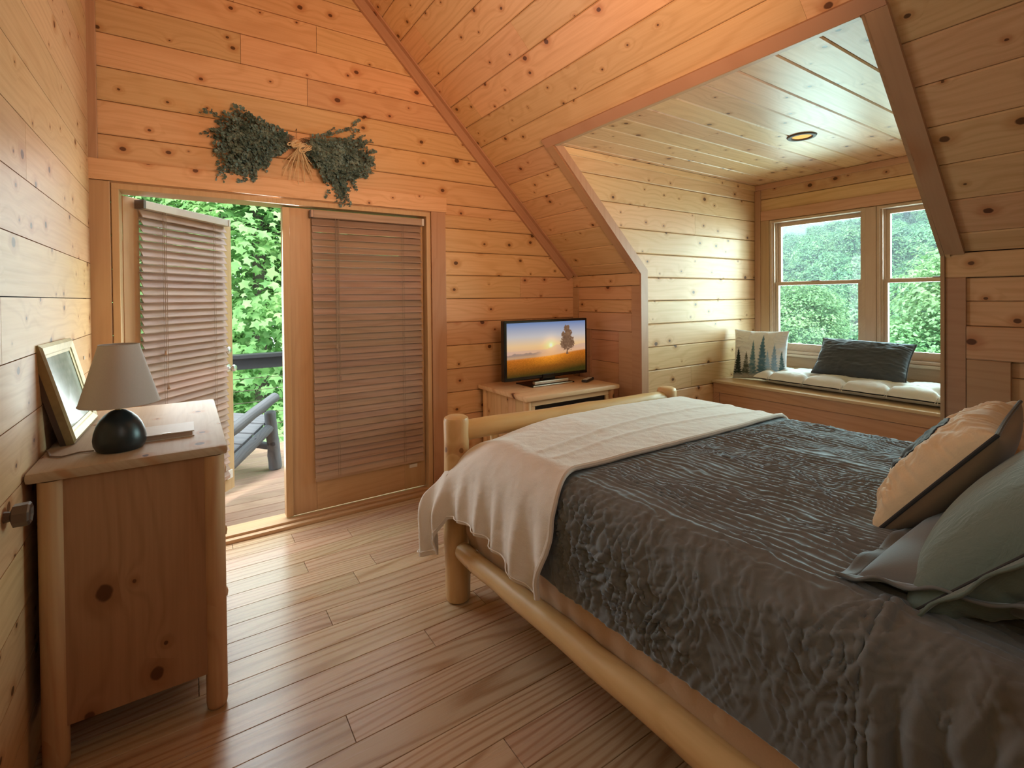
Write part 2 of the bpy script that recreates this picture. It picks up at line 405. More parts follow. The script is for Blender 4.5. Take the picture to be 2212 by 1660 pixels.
# ------------------------------------------------------------------ floor
fl = structure('floor', MB().box(XL - .05, XW + .05, YB - .05, YG + .02, -.12, -.016), M['dark'])
rows = [YB + .0] ; seams_f = [3.363 - .1265 * k for k in range(0, 34)]
for k in range(33):
    y1, y0 = seams_f[k], seams_f[k + 1]
    y1 = min(y1, YG); y0 = max(y0, YB)
    if y1 - y0 < .02: continue
    xe = XK if not (YC0 < (y0 + y1) / 2 < YC1) else XW - .66
    fixed = {0: [.21], 1: [.52], 2: [.82, -.1], 4: [.52], 5: [.84], 8: [.52, 1.9], 10: [1.15], 13: [.44, 2.2], 16: [.84]}
    js = [XL]
    if k in fixed: js += sorted(fixed[k])
    else: js.append(rnd.uniform(-.2, 1.6))
    while js[-1] < xe - 1.6: js.append(js[-1] + rnd.uniform(1.2, 2.2))
    js.sort(); js.append(xe)
    for a, b in zip(js, js[1:]):
        plank('plank', fl, (0, 0, 0), X_, Y_, (a + .0007, b - .0007, a + .0007, b - .0007, y0 + .0007, y1 - .0007), M['floor'], .016, .0014, ends=True)

# ------------------------------------------------------------------ walls and roof
wg = structure('wall_back', MB().box(XL - .1, DX0 - .02, YG + .018, YG + .13, -.1, ZR + .1).box(DX1 + .02, XK + .2, YG + .018, YG + .13, -.1, 3.4)
               .box(DX0 - .02, DX1 + .02, YG + .018, YG + .13, DZ1 + .02, ZR + .1), M['dark'])
lay(wg, (0, YG, 0), X_, Z_, [1.425 + .178 * k for k in range(-8, 20)], 0, ZR - .1, lambda v: (XL, XK if v <= ZK else XK + ZK - v), M['pine'],
    holes=[(DX0, DX1, -1, DZ1)], joints=.35)
wl = structure('wall_left', MB().box(XL - .12, XL - .018, YB - .1, YG + .12, -.1, ZR + .1), M['dark'])
lay(wl, (XL, YG, 0), -Y_, Z_, [1.264 + .182 * k for k in range(-7, 20)], 0, ZR - .02, lambda v: (0, YG - YB), M['pine'], joints=.7)
wr = structure('wall_rear', MB().box(XL - .1, XK + .2, YB - .12, YB - .018, -.1, ZR + .1), M['dark'])
lay(wr, (XK, YB, 0), -X_, Z_, [.178 * k for k in range(1, 27)], 0, ZR - .1, lambda v: (0 if v <= ZK else v - ZK, XK - XL), M['pine'], joints=.5)
# knee wall
wk = structure('wall_right', MB().box(XK + .018, XK + .12, YC1 + .03, YG + .1, -.1, ZK).box(XK + .018, XK + .12, YB - .1, YC0 - .03, -.1, ZK), M['dark'])
HD = (1.15, 2.80, 3.147)
lay(wk, (XK, 0, 0), Y_, -Z_, [], -1.51, -1.30, lambda v: (YC1 + .09, YG - .07), M['pine'], joints=0)
def pk(y0, y1, z0, z1, mat=None, name='board', par=None, x=XK, th=.018):
    return plank(name, par or wk, (x, 0, z0), Y_, Z_, (y0, y1, y0, y1, 0, z1 - z0), mat or M['pine'], th, .004) if False else \
        plank(name, par or wk, (x, y1, z0), -Y_, Z_, (0, y1 - y0, 0, y1 - y0, 0, z1 - z0), mat or M['pine'], th, .004)
for o in [q for q in wk.children]: bpy.data.objects.remove(o)
pk(YC1 + .0, YG, 1.515, ZK, M['pine'], x=XK - .012, th=.03)
pk(YC1 + .09, YG - .065, 1.405, 1.512, M['pine'], 'plank'); pk(YC1 + .09, YG - .065, 1.30, 1.402, M['pine'], 'plank')
pk(YG - .065, YG, 0, 1.513, M['pine_trim'], x=XK - .012, th=.03); pk(YC1, YC1 + .088, 0, 1.513, M['pine_trim'], x=XK - .012, th=.03)
for z0, z1 in ((.0, .178), (.178, .356), (.356, .534), (.534, .712), (.712, .89), (.89, 1.068), (1.068, 1.298)):
    pk(YG - .075, YG - .065, z0, z1, M['pine'], 'plank')
# right part of the knee wall
pk(YB, YC0, 1.50, ZK, M['pine'], x=XK - .012, th=.03)
for z0, z1 in ((1.395, 1.497), (1.285, 1.393)): pk(YB, YC0 - .07, z0, z1, M['pine'], 'plank')
pk(YC0 - .07, YC0, 0, 1.50, M['pine_trim'], x=XK - .012, th=.03)
for k in range(7):
    pk(YB, -.10, k * .1835, (k + 1) * .1835 - .002, M['pine'], 'plank')

def access_door(name, ya, yb, ztop, m1, head=.145):
    """small hatch in the knee wall: casing boards round recessed planks"""
    d = MB().box(XK + .035, XK + .06, ya + .1, yb - .1, 0, ztop - head).build(name, M['dark']); d['kind'] = 'structure'
    plank('casing', d, (XK - .012, yb, ztop - head), -Y_, Z_, (0, yb - ya, 0, yb - ya, 0, head), m1, .03, .004)
    for y0, y1 in ((ya, ya + .14), (yb - .14, yb)):
        plank('casing', d, (XK - .010, y1, 0), -Y_, Z_, (0, y1 - y0, 0, y1 - y0, 0, ztop - head - .001), M['pine_trim'], .03, .004)
    z = 0
    while z < ztop - head - .01:
        z1 = min(z + .178, ztop - head)
        plank('plank', d, (XK + .012, yb - .14, z), -Y_, Z_, (0, yb - ya - .28, 0, yb - ya - .28, 0.001, z1 - z - .001), m1, .02, .004); z = z1
    return d
d3 = access_door('door_3', YC1 + .09, YG - .075, 1.298, M['bench'])
d4 = access_door('door_4', -.10, YC0 - .072, 1.283, M['pine'])

# roof slope (the visible ceiling): boards along Y on the 45 degree plane
SV = Vector((-1, 0, 1)).normalized()                # up the slope
s0, s1, sh = 0.0, (ZR - ZK) * 2 ** .5, (ZD - ZK) * 2 ** .5
def slab(poly, t0=.018, t1=.11):
    """(y0,y1,s0,s1) pieces behind the slope boards"""
    mb = MB(); n = Vector((1, 0, 1)).normalized(); O = Vector((XK, 0, ZK))
    for y0, y1, a, b in poly:
        v = [O + SV * s_ + Y_ * y_ + n * t_ for s_ in (a, b) for y_ in (y0, y1) for t_ in (t0, t1)]
        mb.add(v, [(0, 1, 3, 2), (4, 6, 7, 5), (0, 4, 5, 1), (2, 3, 7, 6), (0, 2, 6, 4), (1, 5, 7, 3)])
    return mb
ce = structure('ceiling', slab([(YC1 + .03, YG + .1, -.05, s1 + .1), (YB - .1, YC0 - .03, -.05, s1 + .1), (YC0 - .03, YC1 + .03, sh + .03, s1 + .1)]), M['dark'])
seams_s = [3.296 + .1815 * k - ZK * 2 ** .5 for k in range(-6, 24)]
# frame: u along +Y, v up the slope -> face normal = Y x SV must look into the room (-1,0,-1)
Os = Vector((XK, 0, ZK))
for k, (v0, v1) in enumerate(courses(seams_s, 0, s1)):
    if v1 <= sh + .03: spans = [(YC1, YG), (YB, YC0)]
    elif v0 < sh - .001: spans = [(YC1, YG), (YB, YC0)]
    else: spans = [(YB, YG)]
    for p, q in spans:
        js = [p] + ([p + (q - p) * rnd.uniform(.25, .75)] if q - p > 2 else []) + [q]
        if k in (9, 12): js = [p, 3.05, q] if q > 3 else js
        for a, b in zip(js, js[1:]):
            plank('plank', ce, Os, -Y_, SV, (-b + .0005, -a - .0005, -b + .0005, -a - .0005, v0 + .001, v1 - .001), M['pine'], .018, .0055)
# ------------------------------------------------------------------ dormer
wc = structure('wall_dormer_left', MB().box(XH - .0, XW + .1, YC1 + .018, YC1 + .1, -.1, ZD + .1), M['dark'])
for o in list(wc.children): bpy.data.objects.remove(o)
# keep the cheek slab off the bedroom side of the slope
me = wc.data; me.clear_geometry()
def cheekslab(y0, y1):
    P = [(XK + .03, 0), (XK + .03, ZK), (XH + .03, ZD + .08), (XW + .1, ZD + .08), (XW + .1, 0)]
    v = [(x, y, z) for y in (y0, y1) for x, z in P]; n = len(P)
    return v, [tuple(range(n)), tuple(range(2 * n - 1, n - 1, -1))] + [(i, i + n, (i + 1) % n + n, (i + 1) % n) for i in range(n)]
v, f = cheekslab(YC1 + .018, YC1 + .1); me.from_pydata(v, [], f); me.update()
cz = [1.394 + .181 * k for k in range(-7, 7)]
lim = lambda v: (XK if v <= ZK else XK + ZK - v, XW)
lay(wc, (0, YC1, 0), X_, Z_, cz, 0, ZD, lim, M['pine'], joints=.2)
wc2 = structure('wall_dormer_right', MB().add(*cheekslab(YC0 - .1, YC0 - .018)), M['dark'])
lay(wc2, (0, YC0, 0), -X_, Z_, cz, 0, ZD, lambda v: (-XW, -(XK if v <= ZK else XK + ZK - v)), M['pine'], joints=.2)
cd = structure('ceiling_dormer', MB().box(XH + .03, XW + .1, YC0 - .05, YC1 + .05, ZD + .018, ZD + .1), M['dark'])
lay(cd, (0, 0, ZD), X_, -Y_, [-(.942 + .175 * k) for k in range(9, -1, -1)], -YC1, -YC0, lambda v: (XH, XW), M['pine'], joints=.3)
# window wall with the opening
WY0, WY1, WZ0, WZ1 = .86, 2.43, .915, 2.105
ww = structure('wall_window', MB().box(XW + .018, XW + .13, YC0 - .05, WY0, -.1, ZD + .1).box(XW + .018, XW + .13, WY1, YC1 + .05, -.1, ZD + .1)
               .box(XW + .018, XW + .13, WY0, WY1, -.1, WZ0).box(XW + .018, XW + .13, WY0, WY1, WZ1, ZD + .1), M['dark'])
lay(ww, (XW, 0, 0), -Y_, Z_, [2.31, 2.13, .72, .54, .36, .18], 0, ZD, lambda v: (-YC1, -YC0), M['pine'], holes=[(-WY1, -WY0, WZ0, WZ1)], joints=0)

# trims -------------------------------------------------------------
_tn = [0]
def trim(mb, mat=None, label=None, grain=None):
    _tn[0] += 1
    if grain is None:
        a = np.array(mb.v); e = a.max(0) - a.min(0); grain = [X_, Y_, Z_][int(e.argmax())]
    o = mb.build('trim_%d' % _tn[0], mat or M['pine_trim'], grain=grain); o['kind'] = 'structure'
    if label: o['label'] = label
    return o
# gable corner, door casing
trim(MB().box(XL, XL + .055, YG - .022, YG - .001, 2.168, ZR - .15, .004), M['pine_trim'])
trim(MB().box(XL, DX0 - .004, YG - .022, YG - .001, 0, DZ1 + .005, .004), M['pine_trim'], 'left door casing board')
trim(MB().box(DX1 + .004, DX1 + .118, YG - .022, YG - .001, 0, DZ1 + .008, .004), M['pine_trim'], 'right door casing board')
trim(MB().box(XL, DX1 + .128, YG - .026, YG - .001, DZ1 + .008, DZ1 + .118, .005), M['pine'], 'door head casing board')
# rake board along the roof slope on the gable
rk = MB(); n_ = Vector((-1, 0, -1)).normalized(); O = Vector((XK, 0, ZK))
def slopebox(y0, y1, a, b, t0, t1, a2=None, b2=None):
    """box on the slope: along slope a..b, thickness t0..t1 into the room"""
    v = [O + SV * s_ + Y_ * y_ + n_ * t_ for s_ in (a, b) for y_ in (y0, y1) for t_ in (t0, t1)]
    return v, [(0, 1, 3, 2), (4, 6, 7, 5), (0, 4, 5, 1), (2, 3, 7, 6), (0, 2, 6, 4), (1, 5, 7, 3)]
rk.add(*slopebox(YG - .024, YG - .001, .03, s1 - .1, .001, .075))
trim(rk, M['pine_trim'], 'rake board along the sloping ceiling', SV)
trim(MB().add(*slopebox(YG - .058, YG - .025, .0, s1 - .1, .001, .012)), M['pine_trim'], None, SV)
# dormer edge trims: on the slope, and on the cheek
trim(MB().add(*slopebox(YC1, YC1 + .068, .01, sh, .001, .016)), M['pine_trim'], None, SV)
trim(MB().add(*slopebox(YC0 - .068, YC0, .01, sh, .001, .020)), M['pine_trim'], None, SV)
trim(MB().add(*slopebox(YC0 - .066, YC1 + .068, sh + .001, sh + .062, .001, .018)), M['pine_trim'], 'board along dormer header')
v = []
def cheektrim(y0, y1):
    w = .055
    P = [(XK - .02, 0), (XK - .02, ZK - .01), (XH - .01, ZD - .002), (XH + .068, ZD - .002), (XK + w, ZK + .02), (XK + w, 0)]
    v = [(x, y, z) for y in (y0, y1) for x, z in P]; n = 6
    return v, [(0, 1, 4, 5), (1, 2, 3, 4), (11, 10, 7, 6), (10, 9, 8, 7)] + [(i, i + n, (i + 1) % n + n, (i + 1) % n) for i in range(n)]
trim(MB().add(*cheektrim(YC1 - .016, YC1 - .001)), M['pine_trim'], 'edge board of the dormer cheek', Z_)
trim(MB().add(*cheektrim(YC0 + .001, YC0 + .016)), M['pine_trim'])
trim(MB().box(XH - .012, XH + .02, YC0 + .017, YC1 - .017, ZD - .014, ZD - .001, .003), M['pine_trim'])
trim(MB().box(XH + .07, XW - .002, YC1 - .011, YC1 - .001, ZD - .050, ZD - .002, .003), M['pine'])
trim(MB().box(XH + .07, XW - .002, YC0 + .001, YC0 + .011, ZD - .050, ZD - .002, .003), M['pine'])
# window wall trims
xw = XW - .016
trim(MB().box(xw, XW - .001, YC1 - .058, YC1 - .002, .72, ZD - .052, .003), M['pine_trim'])
trim(MB().box(xw, XW - .001, YC0 + .002, YC0 + .058, .72, ZD - .052, .003), M['pine_trim'])
trim(MB().box(xw - .004, XW - .001, YC0 + .002, YC1 - .002, ZD - .05, ZD - .002, .003), M['bench'])
trim(MB().box(xw, XW - .001, WY1 + .001, YC1 - .060, .80, WZ1 + .005, .003), M['pine_trim'])
trim(MB().box(xw, XW - .001, YC0 + .060, WY0 - .001, .80, WZ1 + .005, .003), M['pine_trim'])
trim(MB().box(xw, XW - .001, YC0 + .060, YC1 - .060, WZ1 + .006, WZ1 + .095, .003), M['bench'])
trim(MB().box(xw, XW - .001, YC0 + .060, YC1 - .060, .80, .912, .003), M['pine_trim'])
# door frame: jambs, head and sill
jb = MB().box(DX0, DX0 + .032, YG - .012, YG + .16, .03, DZ1 - .03, .003).box(DX1 - .032, DX1, YG - .012, YG + .16, .03, DZ1 - .03, .003)
jb.box(DX0, DX1, YG - .012, YG + .16, DZ1 - .032, DZ1, .003)
trim(jb, M['door_wood'], 'door frame', Z_)
sl = MB().box(DX0, DX1, YG - .045, YG - .008, .0, .022, .004).box(DX0, DX1, YG - .006, YG + .05, .0, .036, .004).box(DX0, DX1, YG + .052, YG + .17, -.05, .024, .004)
trim(sl, M['door_wood'], 'door sill', X_)
# baseboards
def bb(name, mb):
    o = mb.build(name, M['pine_trim']); o['kind'] = 'structure'
bb('baseboard_left', MB().box(XL, XL + .014, YB + .02, YG - .03, .001, .085, .003))
bb('baseboard_back', MB().box(DX1 + .12, XK - .02, YG - .016, YG, .001, .085, .003))

# ------------------------------------------------------------------ windows
def sash(par, name, y0, y1, z0, z1, x0, x1, st=.042, rb=.05, rt=.03):
    o = MB().box(x0, x1, y0, y0 + st, z0, z1, .003).box(x0, x1, y1 - st, y1, z0, z1, .003).box(x0, x1, y0 + st, y1 - st, z0, z0 + rb, .003).box(x0, x1, y0 + st, y1 - st, z1 - rt, z1, .003).build(name, M['sash'], par)
    MB().box((x0 + x1) / 2 - .002, (x0 + x1) / 2 + .002, y0 + st - .004, y1 - st + .004, z0 + rb - .004, z1 - rt + .004).build('pane', M['glass'], o)
    return o
def window(name, y0, y1):
    w = MB()
    f = .022
    for a, b in ((y0, y0 + f), (y1 - f, y1)): w.box(XW - .012, XW + .13, a, b, WZ0, WZ1, .002)
    w.box(XW - .012, XW + .13, y0 + f, y1 - f, WZ1 - f, WZ1, .002).box(XW - .03, XW + .13, y0 + f, y1 - f, WZ0, WZ0 + f, .002)
    for a, b in ((y0 + f, y0 + f + .014), (y1 - f - .014, y1 - f)): w.box(XW + .002, XW + .016, a, b, WZ0 + f, WZ1 - f).box(XW + .052, XW + .064, a, b, WZ0 + f, WZ1 - f)
    o = w.build(name, M['sash']); o['kind'] = 'structure'
    zm = 1.52; a, b = y0 + f + .001, y1 - f - .001
    sash(o, 'upper_sash', a, b, zm - .005, WZ1 - f - .001, XW + .066, XW + .098, .040, .035, .035)
    lo = sash(o, 'lower_sash', a, b, WZ0 + f + .001, zm + .025, XW + .018, XW + .050, .040, .062, .030)
    MB().box(XW + .012, XW + .040, (a + b) / 2 - .035, (a + b) / 2 + .035, zm + .026, zm + .034, .003).build('sash_lock', M['dark_metal'], lo)
    return o
window('window_1', 1.672, WY1 - .001); window('window_2', WY0 + .001, 1.598)
trim(MB().box(XW - .018, XW + .12, 1.599, 1.671, WZ0, WZ1, .003), M['sash'], 'mullion between the windows')
trim(MB().box(XW - .05, XW - .017, YC0 + .06, YC1 - .06, WZ0 - .024, WZ0 - .002, .003), M['sash'], 'window stool')

# ------------------------------------------------------------------ french doors
def door_leaf(name, W, st):
    """leaf in the XZ plane from x=0 to W; room side at y=0, thickness .044"""
    o = empty(name); o['kind'] = 'structure'
    H0, H1, th = .04, 2.022, .044
    MB().box(0, st, 0, th, H0, H1, .003).build('stile', M['door_wood_z'], o)
    MB().box(W - st, W, 0, th, H0, H1, .003).build('stile', M['door_wood_z'], o)
    MB().box(st, W - st, .001, th, H0, H0 + .19, .003).build('bottom_rail', M['door_wood'], o)
    MB().box(st, W - st, .001, th, H1 - .115, H1, .003).build('top_rail', M['door_wood'], o)
    MB().box(st - .005, W - st + .005, .020, .026, H0 + .185, H1 - .11).build('pane', M['glass'], o)
    return o
def blind(name, W, label, hm, H1=1.965, H0=.13):
    """wooden slat blind hung on the room side (y<0) of a leaf; x 0..W"""
    o = empty(name); tag(o, label, 'blind')
    MB().box(-.012, W + .012, -.064, -.012, H1 - .004, H1 + .042, .003).build('head_rail', hm, o)
    MB().box(-.014, .004, -.068, -.010, H1 - .006, H1 + .044, .002).build('bracket', M['dark_metal'], o)
    MB().box(W - .004, W + .014, -.068, -.010, H1 - .006, H1 + .044, .002).build('bracket', M['rail_box'], o)
    pitch = .0447; z = H1 - .030; k = 0
    sec = [(-1, 0), (-.84, -.0024), (.84, -.0024), (1, 0), (.84, .0024), (-.84, .0024)]
    v = [(x, y + t * .0135 - .034, t * .0236) for x in (0, W) for t, y in sec]
    me = mesh('slat', v, [tuple(range(5, -1, -1)), tuple(range(6, 12))] + [(i, (i + 1) % 6, (i + 1) % 6 + 6, i + 6) for i in range(6)], M['slat'])
    while z > H0 + .045:
        s = bpy.data.objects.new('slat', me); COL.objects.link(s); s.parent = o; s.location = (rnd.uniform(-.0015, .0015), 0, z)
        s.rotation_euler = (rnd.uniform(-.02, .02), rnd.uniform(-.0015, .0015), 0)
        z -= pitch; k += 1
    MB().box(0, W, -.048, -.022, z + .004, z + .024, .003).build('bottom_rail', M['slat'], o)
    for fx in (.19, .80):
        c = MB()
        for dy in (-.052, -.0165):
            c.tube([(W * fx, dy, H1), (W * fx, dy, z + .02)], .0012, 5)
        c.tube([(W * fx + .012, -.055, H1), (W * fx + .012, -.055, z + .02)], .0011, 5)
        c.build('ladder_cord', M['cord'], o)
    c = MB().tube([(W * .19, -.060, H1), (W * .19 + .003, -.062, 1.16), (W * .19, -.062, 1.13)], .0016, 6).tube([(W * .215, -.060, H1), (W * .215, -.062, .92)], .0016, 6)
    c.build('pull_cord', M['cord'], o, True)
    for x, zz in ((W * .19, 1.105), (W * .215, .895)):
        MB().lathe([(0, .03), (.004, .028), (.006, .012), (.0085, .004), (.007, 0), (0, 0)], 10, (x, -.062, zz)).build('tassel', M['slat'], o, True)
    return o
LW = .905
d2 = door_leaf('door_2', LW + .02, .158); d2.location = (DX1 - .034 - (LW + .02), YG + .055, 0)
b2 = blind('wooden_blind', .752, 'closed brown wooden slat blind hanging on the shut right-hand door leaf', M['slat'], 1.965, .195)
b2.location = (DX1 - .034 - (LW + .02) + .143, YG + .055, 0)
# astragal on the closed leaf
MB().box(-.030, .012, -.014, .058, .042, 2.020, .003).build('astragal', M['door_wood_z'], d2)
MB().box(.80, .86, -.006, .0, .19, .215, .002).build('hold_down', M['white_plastic'], d2)
d1 = door_leaf('door_1', LW, .105)
hx, hy = DX0 + .036, YG + .135
ang = math.atan2(4.118 - 3.42 + .0, .268 + .30)
for q in (d1,):
    q.location = (hx, hy, 0); q.rotation_euler = (0, 0, ang)
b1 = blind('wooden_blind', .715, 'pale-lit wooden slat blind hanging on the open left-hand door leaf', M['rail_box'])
b1.location = (hx, hy, 0); b1.rotation_euler = (0, 0, ang)
for q in b1.children: q.location.x += .078
# knobs, deadbolt, hinges on the open leaf
for z, big in ((.935, 1), (1.065, 0)):
    for sgn in (-1, 1):
        m = MB(); prof = [(0, 0), (.026, 0), (.028, .004), (.012, .008), (.010, .025), (.022, .034), (.026, .046), (.020, .058), (0, .062)] if big else [(0, 0), (.026, 0), (.027, .010), (.020, .016), (0, .018)]
        m.lathe(prof, 18)
        R = Matrix.Rotation(PI / 2 * (1 if sgn < 0 else -1), 4, 'X')
        m.v = [tuple(R @ Vector(p) + Vector((LW - .055, -.001 if sgn < 0 else .045, z))) for p in m.v]
        m.build('knob' if big else 'deadbolt', M['metal'], d1, True)
for z in (.3, 1.1, 1.82): MB().tube([(-.012, .01, z - .05), (-.012, .01, z + .05)], .009, 10).box(-.035, -.002, .002, .006, z - .05, z + .05).build('hinge', M['brass'], d1)
MB().box(.80, .86, -.02, -.006, .13, .19, .002).build('hold_down', M['white_plastic'], d1)

# ------------------------------------------------------------------ window seat
bx = 3.785; bz = .706
ws = empty('window_seat', (bx, (YC0 + YC1) / 2, 0)); tag(ws, 'built-in pine window seat with panelled front under the dormer windows', 'bench')
def at(par, mb, name, mat, **k):
    return mb.build(name, mat, par, world=True, **k)
at(ws, MB().box(bx - .018, xw - .002, YC0 + .002, YC1 - .002, bz - .022, bz, .004), 'seat_top', M['bench_top'], grain=Y_)
at(ws, MB().box(bx, bx + .02, YC0 + .002, YC1 - .002, bz - .105, bz - .023, .003), 'top_rail', M['bench'], grain=Y_)
at(ws, MB().box(bx, bx + .02, YC1 - .055, YC1 - .002, .002, bz - .106, .003), 'stile', M['bench'])
at(ws, MB().box(bx, bx + .02, YC0 + .002, YC0 + .055, .002, bz - .106, .003), 'stile', M['bench'])
for a, b in ((.45, .598), (.30, .449), (.15, .299), (.002, .149)):
    pp = MB().box(bx + .008, bx + .024, YC0 + .056, YC1 - .056, a, b, .003); at(ws, pp, 'panel_board', M['bench'], grain=Y_)

# ------------------------------------------------------------------ numpy noise
def _h(ix, iy, seed):
    n = (ix * 374761393 + iy * 668265263 + seed * 974711) & 0xffffffff
    n = ((n ^ (n >> 13)) * 1274126177) & 0xffffffff
    return ((n ^ (n >> 16)) & 0xffff) / 65535.0
def vn(x, y, seed=0):
    x = np.asarray(x, float); y = np.asarray(y, float)
    ix = np.floor(x).astype(np.int64); iy = np.floor(y).astype(np.int64); fx = x - ix; fy = y - iy
    fx = fx * fx * (3 - 2 * fx); fy = fy * fy * (3 - 2 * fy)
    a = _h(ix, iy, seed); b = _h(ix + 1, iy, seed); c = _h(ix, iy + 1, seed); d = _h(ix + 1, iy + 1, seed)
    return (a * (1 - fx) + b * fx) * (1 - fy) + (c * (1 - fx) + d * fx) * fy
def fbm(x, y, seed=0, o=3): return sum(vn(x * 2 ** k, y * 2 ** k, seed + k * 17) / 2 ** k for k in range(o)) / sum(1 / 2 ** k for k in range(o))
def ridge(x, y, seed, pw_=3.0):
    return (1 - np.abs(2 * vn(x, y, seed) - 1)) ** pw_
def sst(x, a, b): t = np.clip((x - a) / (b - a), 0, 1); return t * t * (3 - 2 * t)

def grid_mesh(name, P, mat, smooth=True, closed_u=False):
    """P: (nu, nv, 3) array"""
    nu, nv, _ = P.shape; me = bpy.data.meshes.new(name)
    i, j = np.meshgrid(np.arange(nu if closed_u else nu - 1), np.arange(nv - 1), indexing='ij'); i2 = (i + 1) % nu
    f = np.stack([i * nv + j, i2 * nv + j, i2 * nv + j + 1, i * nv + j + 1], -1).reshape(-1, 4)
    me.vertices.add(nu * nv); me.vertices.foreach_set('co', P.reshape(-1).astype(np.float32))
    me.loops.add(len(f) * 4); me.loops.foreach_set('vertex_index', f.reshape(-1).astype(np.int32))
    me.polygons.add(len(f)); me.polygons.foreach_set('loop_start', np.arange(0, len(f) * 4, 4, dtype=np.int32))
    me.polygons.foreach_set('loop_total', np.full(len(f), 4, dtype=np.int32))
    me.update(calc_edges=True)
    if smooth: me.shade_smooth()
    me.materials.append(mat); return me
def tris_mesh(name, V, F, mat, smooth=False):
    n = F.shape[1]; me = bpy.data.meshes.new(name)
    me.vertices.add(len(V)); me.vertices.foreach_set('co', V.reshape(-1).astype(np.float32))
    me.loops.add(F.size); me.loops.foreach_set('vertex_index', F.reshape(-1).astype(np.int32))
    me.polygons.add(len(F)); me.polygons.foreach_set('loop_start', np.arange(0, F.size, n, dtype=np.int32))
    me.polygons.foreach_set('loop_total', np.full(len(F), n, dtype=np.int32))
    me.update(calc_edges=True)
    if smooth: me.shade_smooth()
    me.materials.append(mat); return me

# ------------------------------------------------------------------ dresser
dx0, dx1, dy0, dy1, dz = -.402, .118, 1.985, 2.955, .925
dr = empty('dresser', (-.15, 2.45, 0)); tag(dr, 'brown pine dresser with round legs and plain side standing against left wall', 'dresser')
at(dr, MB().box(dx0, dx1, dy0, dy1, dz - .034, dz, .013), 'top', M['dresser_top'], smooth=True, grain=Y_)
def leg(x, y):
    m = MB(); m.tube([(x, y, 0), (x, y, .006), (x, y, .02), (x, y, .5), (x, y, dz - .035)], [.027, .031, .033, .033, .033], 16)
    at(dr, m, 'leg', M['dresser_leg'], smooth=True, grain=Z_)
for x in (dx0 + .055, dx1 - .042):
    for y in (dy0 + .038, dy1 - .038): leg(x, y)
for y in (dy0 + .022, dy1 - .042):
    at(dr, MB().box(dx0 + .065, dx1 - .05, y, y + .020, .128, dz - .035, .002), 'side_panel', M['dresser'], grain=Z_)
at(dr, MB().box(dx0 + .03, dx0 + .04, dy0 + .05, dy1 - .05, .128, dz - .035), 'back_panel', M['dresser'], grain=Z_)
for k in range(3):
    z0 = .15 + k * .247
    d = at(dr, MB().box(dx1 - .045, dx1 - .025, dy0 + .075, dy1 - .075, z0, z0 + .235, .004), 'drawer', M['dresser_leg'], grain=Y_)
    for yy in (dy0 + .28, dy1 - .28):
        m = MB().lathe([(0, 0), (.012, 0), (.010, .012), (.020, .022), (.018, .032), (0, .036)], 14)
        R = Matrix.Translation((dx1 - .025, yy, z0 + .118)) @ Matrix.Rotation(PI / 2, 4, 'Y'); m.v = [tuple(R @ Vector(p)) for p in m.v]
        at(d, m, 'knob', M['dresser_leg'], smooth=True)
at(dr, MB().box(dx1 - .044, dx1 - .030, dy0 + .07, dy1 - .07, .128, .149, .002), 'front_rail', M['dresser_leg'], grain=Y_)

# ------------------------------------------------------------------ table lamp on the dresser
lp = empty('table_lamp', (-.192, 2.142, dz)); tag(lp, 'small table lamp with dark stone-shaped base and beige cone shade on dresser', 'lamp')
prof = [(0, 0), (.056, 0), (.066, .006), (.0725, .022), (.0738, .040), (.0705, .062), (.063, .085), (.052, .105), (.038, .121), (.022, .132), (.010, .136), (0, .137)]
m = MB().lathe(prof, 36, (-.192, 2.142, dz)); m.v = [(x - .10 * (z - dz - .05) * .35, y, z) for x, y, z in m.v]
at(lp, m, 'base', M['ceramic'], smooth=True)
at(lp, MB().tube([(-.194, 2.142, dz + .132), (-.194, 2.142, dz + .185)], .009, 12).tube([(-.194, 2.142, dz + .16), (-.194, 2.142, dz + .20)], .014, 12), 'neck', M['brass'], smooth=True)
sc_, N = (-.190, 2.142), 40
m = MB()
for r0, r1 in ((.112, .056), (.1105, .0545)): m.lathe([(r0, 1.083), (r1, 1.283)], N, (sc_[0], sc_[1], 0))
n0 = 0; k = 2 * N
m.f += [(i, (i + 1) % N, (i + 1) % N + k, i + k) for i in range(N)] + [(N + i, N + (i + 1) % N, N + (i + 1) % N + k, N + i + k) for i in range(N)]
at(lp, m, 'lamp_shade', M['shade'], smooth=True)
at(lp, MB().tube([(sc_[0] + .112 * math.cos(a), sc_[1] + .112 * math.sin(a), 1.083) for a in np.linspace(0, 2 * PI, 41)], .0016, 6, False)
   , 'shade_trim', M['shade'])
at(lp, MB().tube([(sc_[0] + .056 * math.cos(a), sc_[1] + .056 * math.sin(a), 1.283) for a in np.linspace(0, 2 * PI, 41)], .0014, 6, False), 'shade_trim', M['shade'])
at(lp, MB().tube([(-.262, 2.15, dz + .004), (-.30, 2.16, dz + .0035), (-.34, 2.13, dz + .0035), (-.372, 2.16, dz + .0035), (-.395, 2.25, dz + .0035)], .0028, 6), 'power_cord', M['cord'], smooth=True)

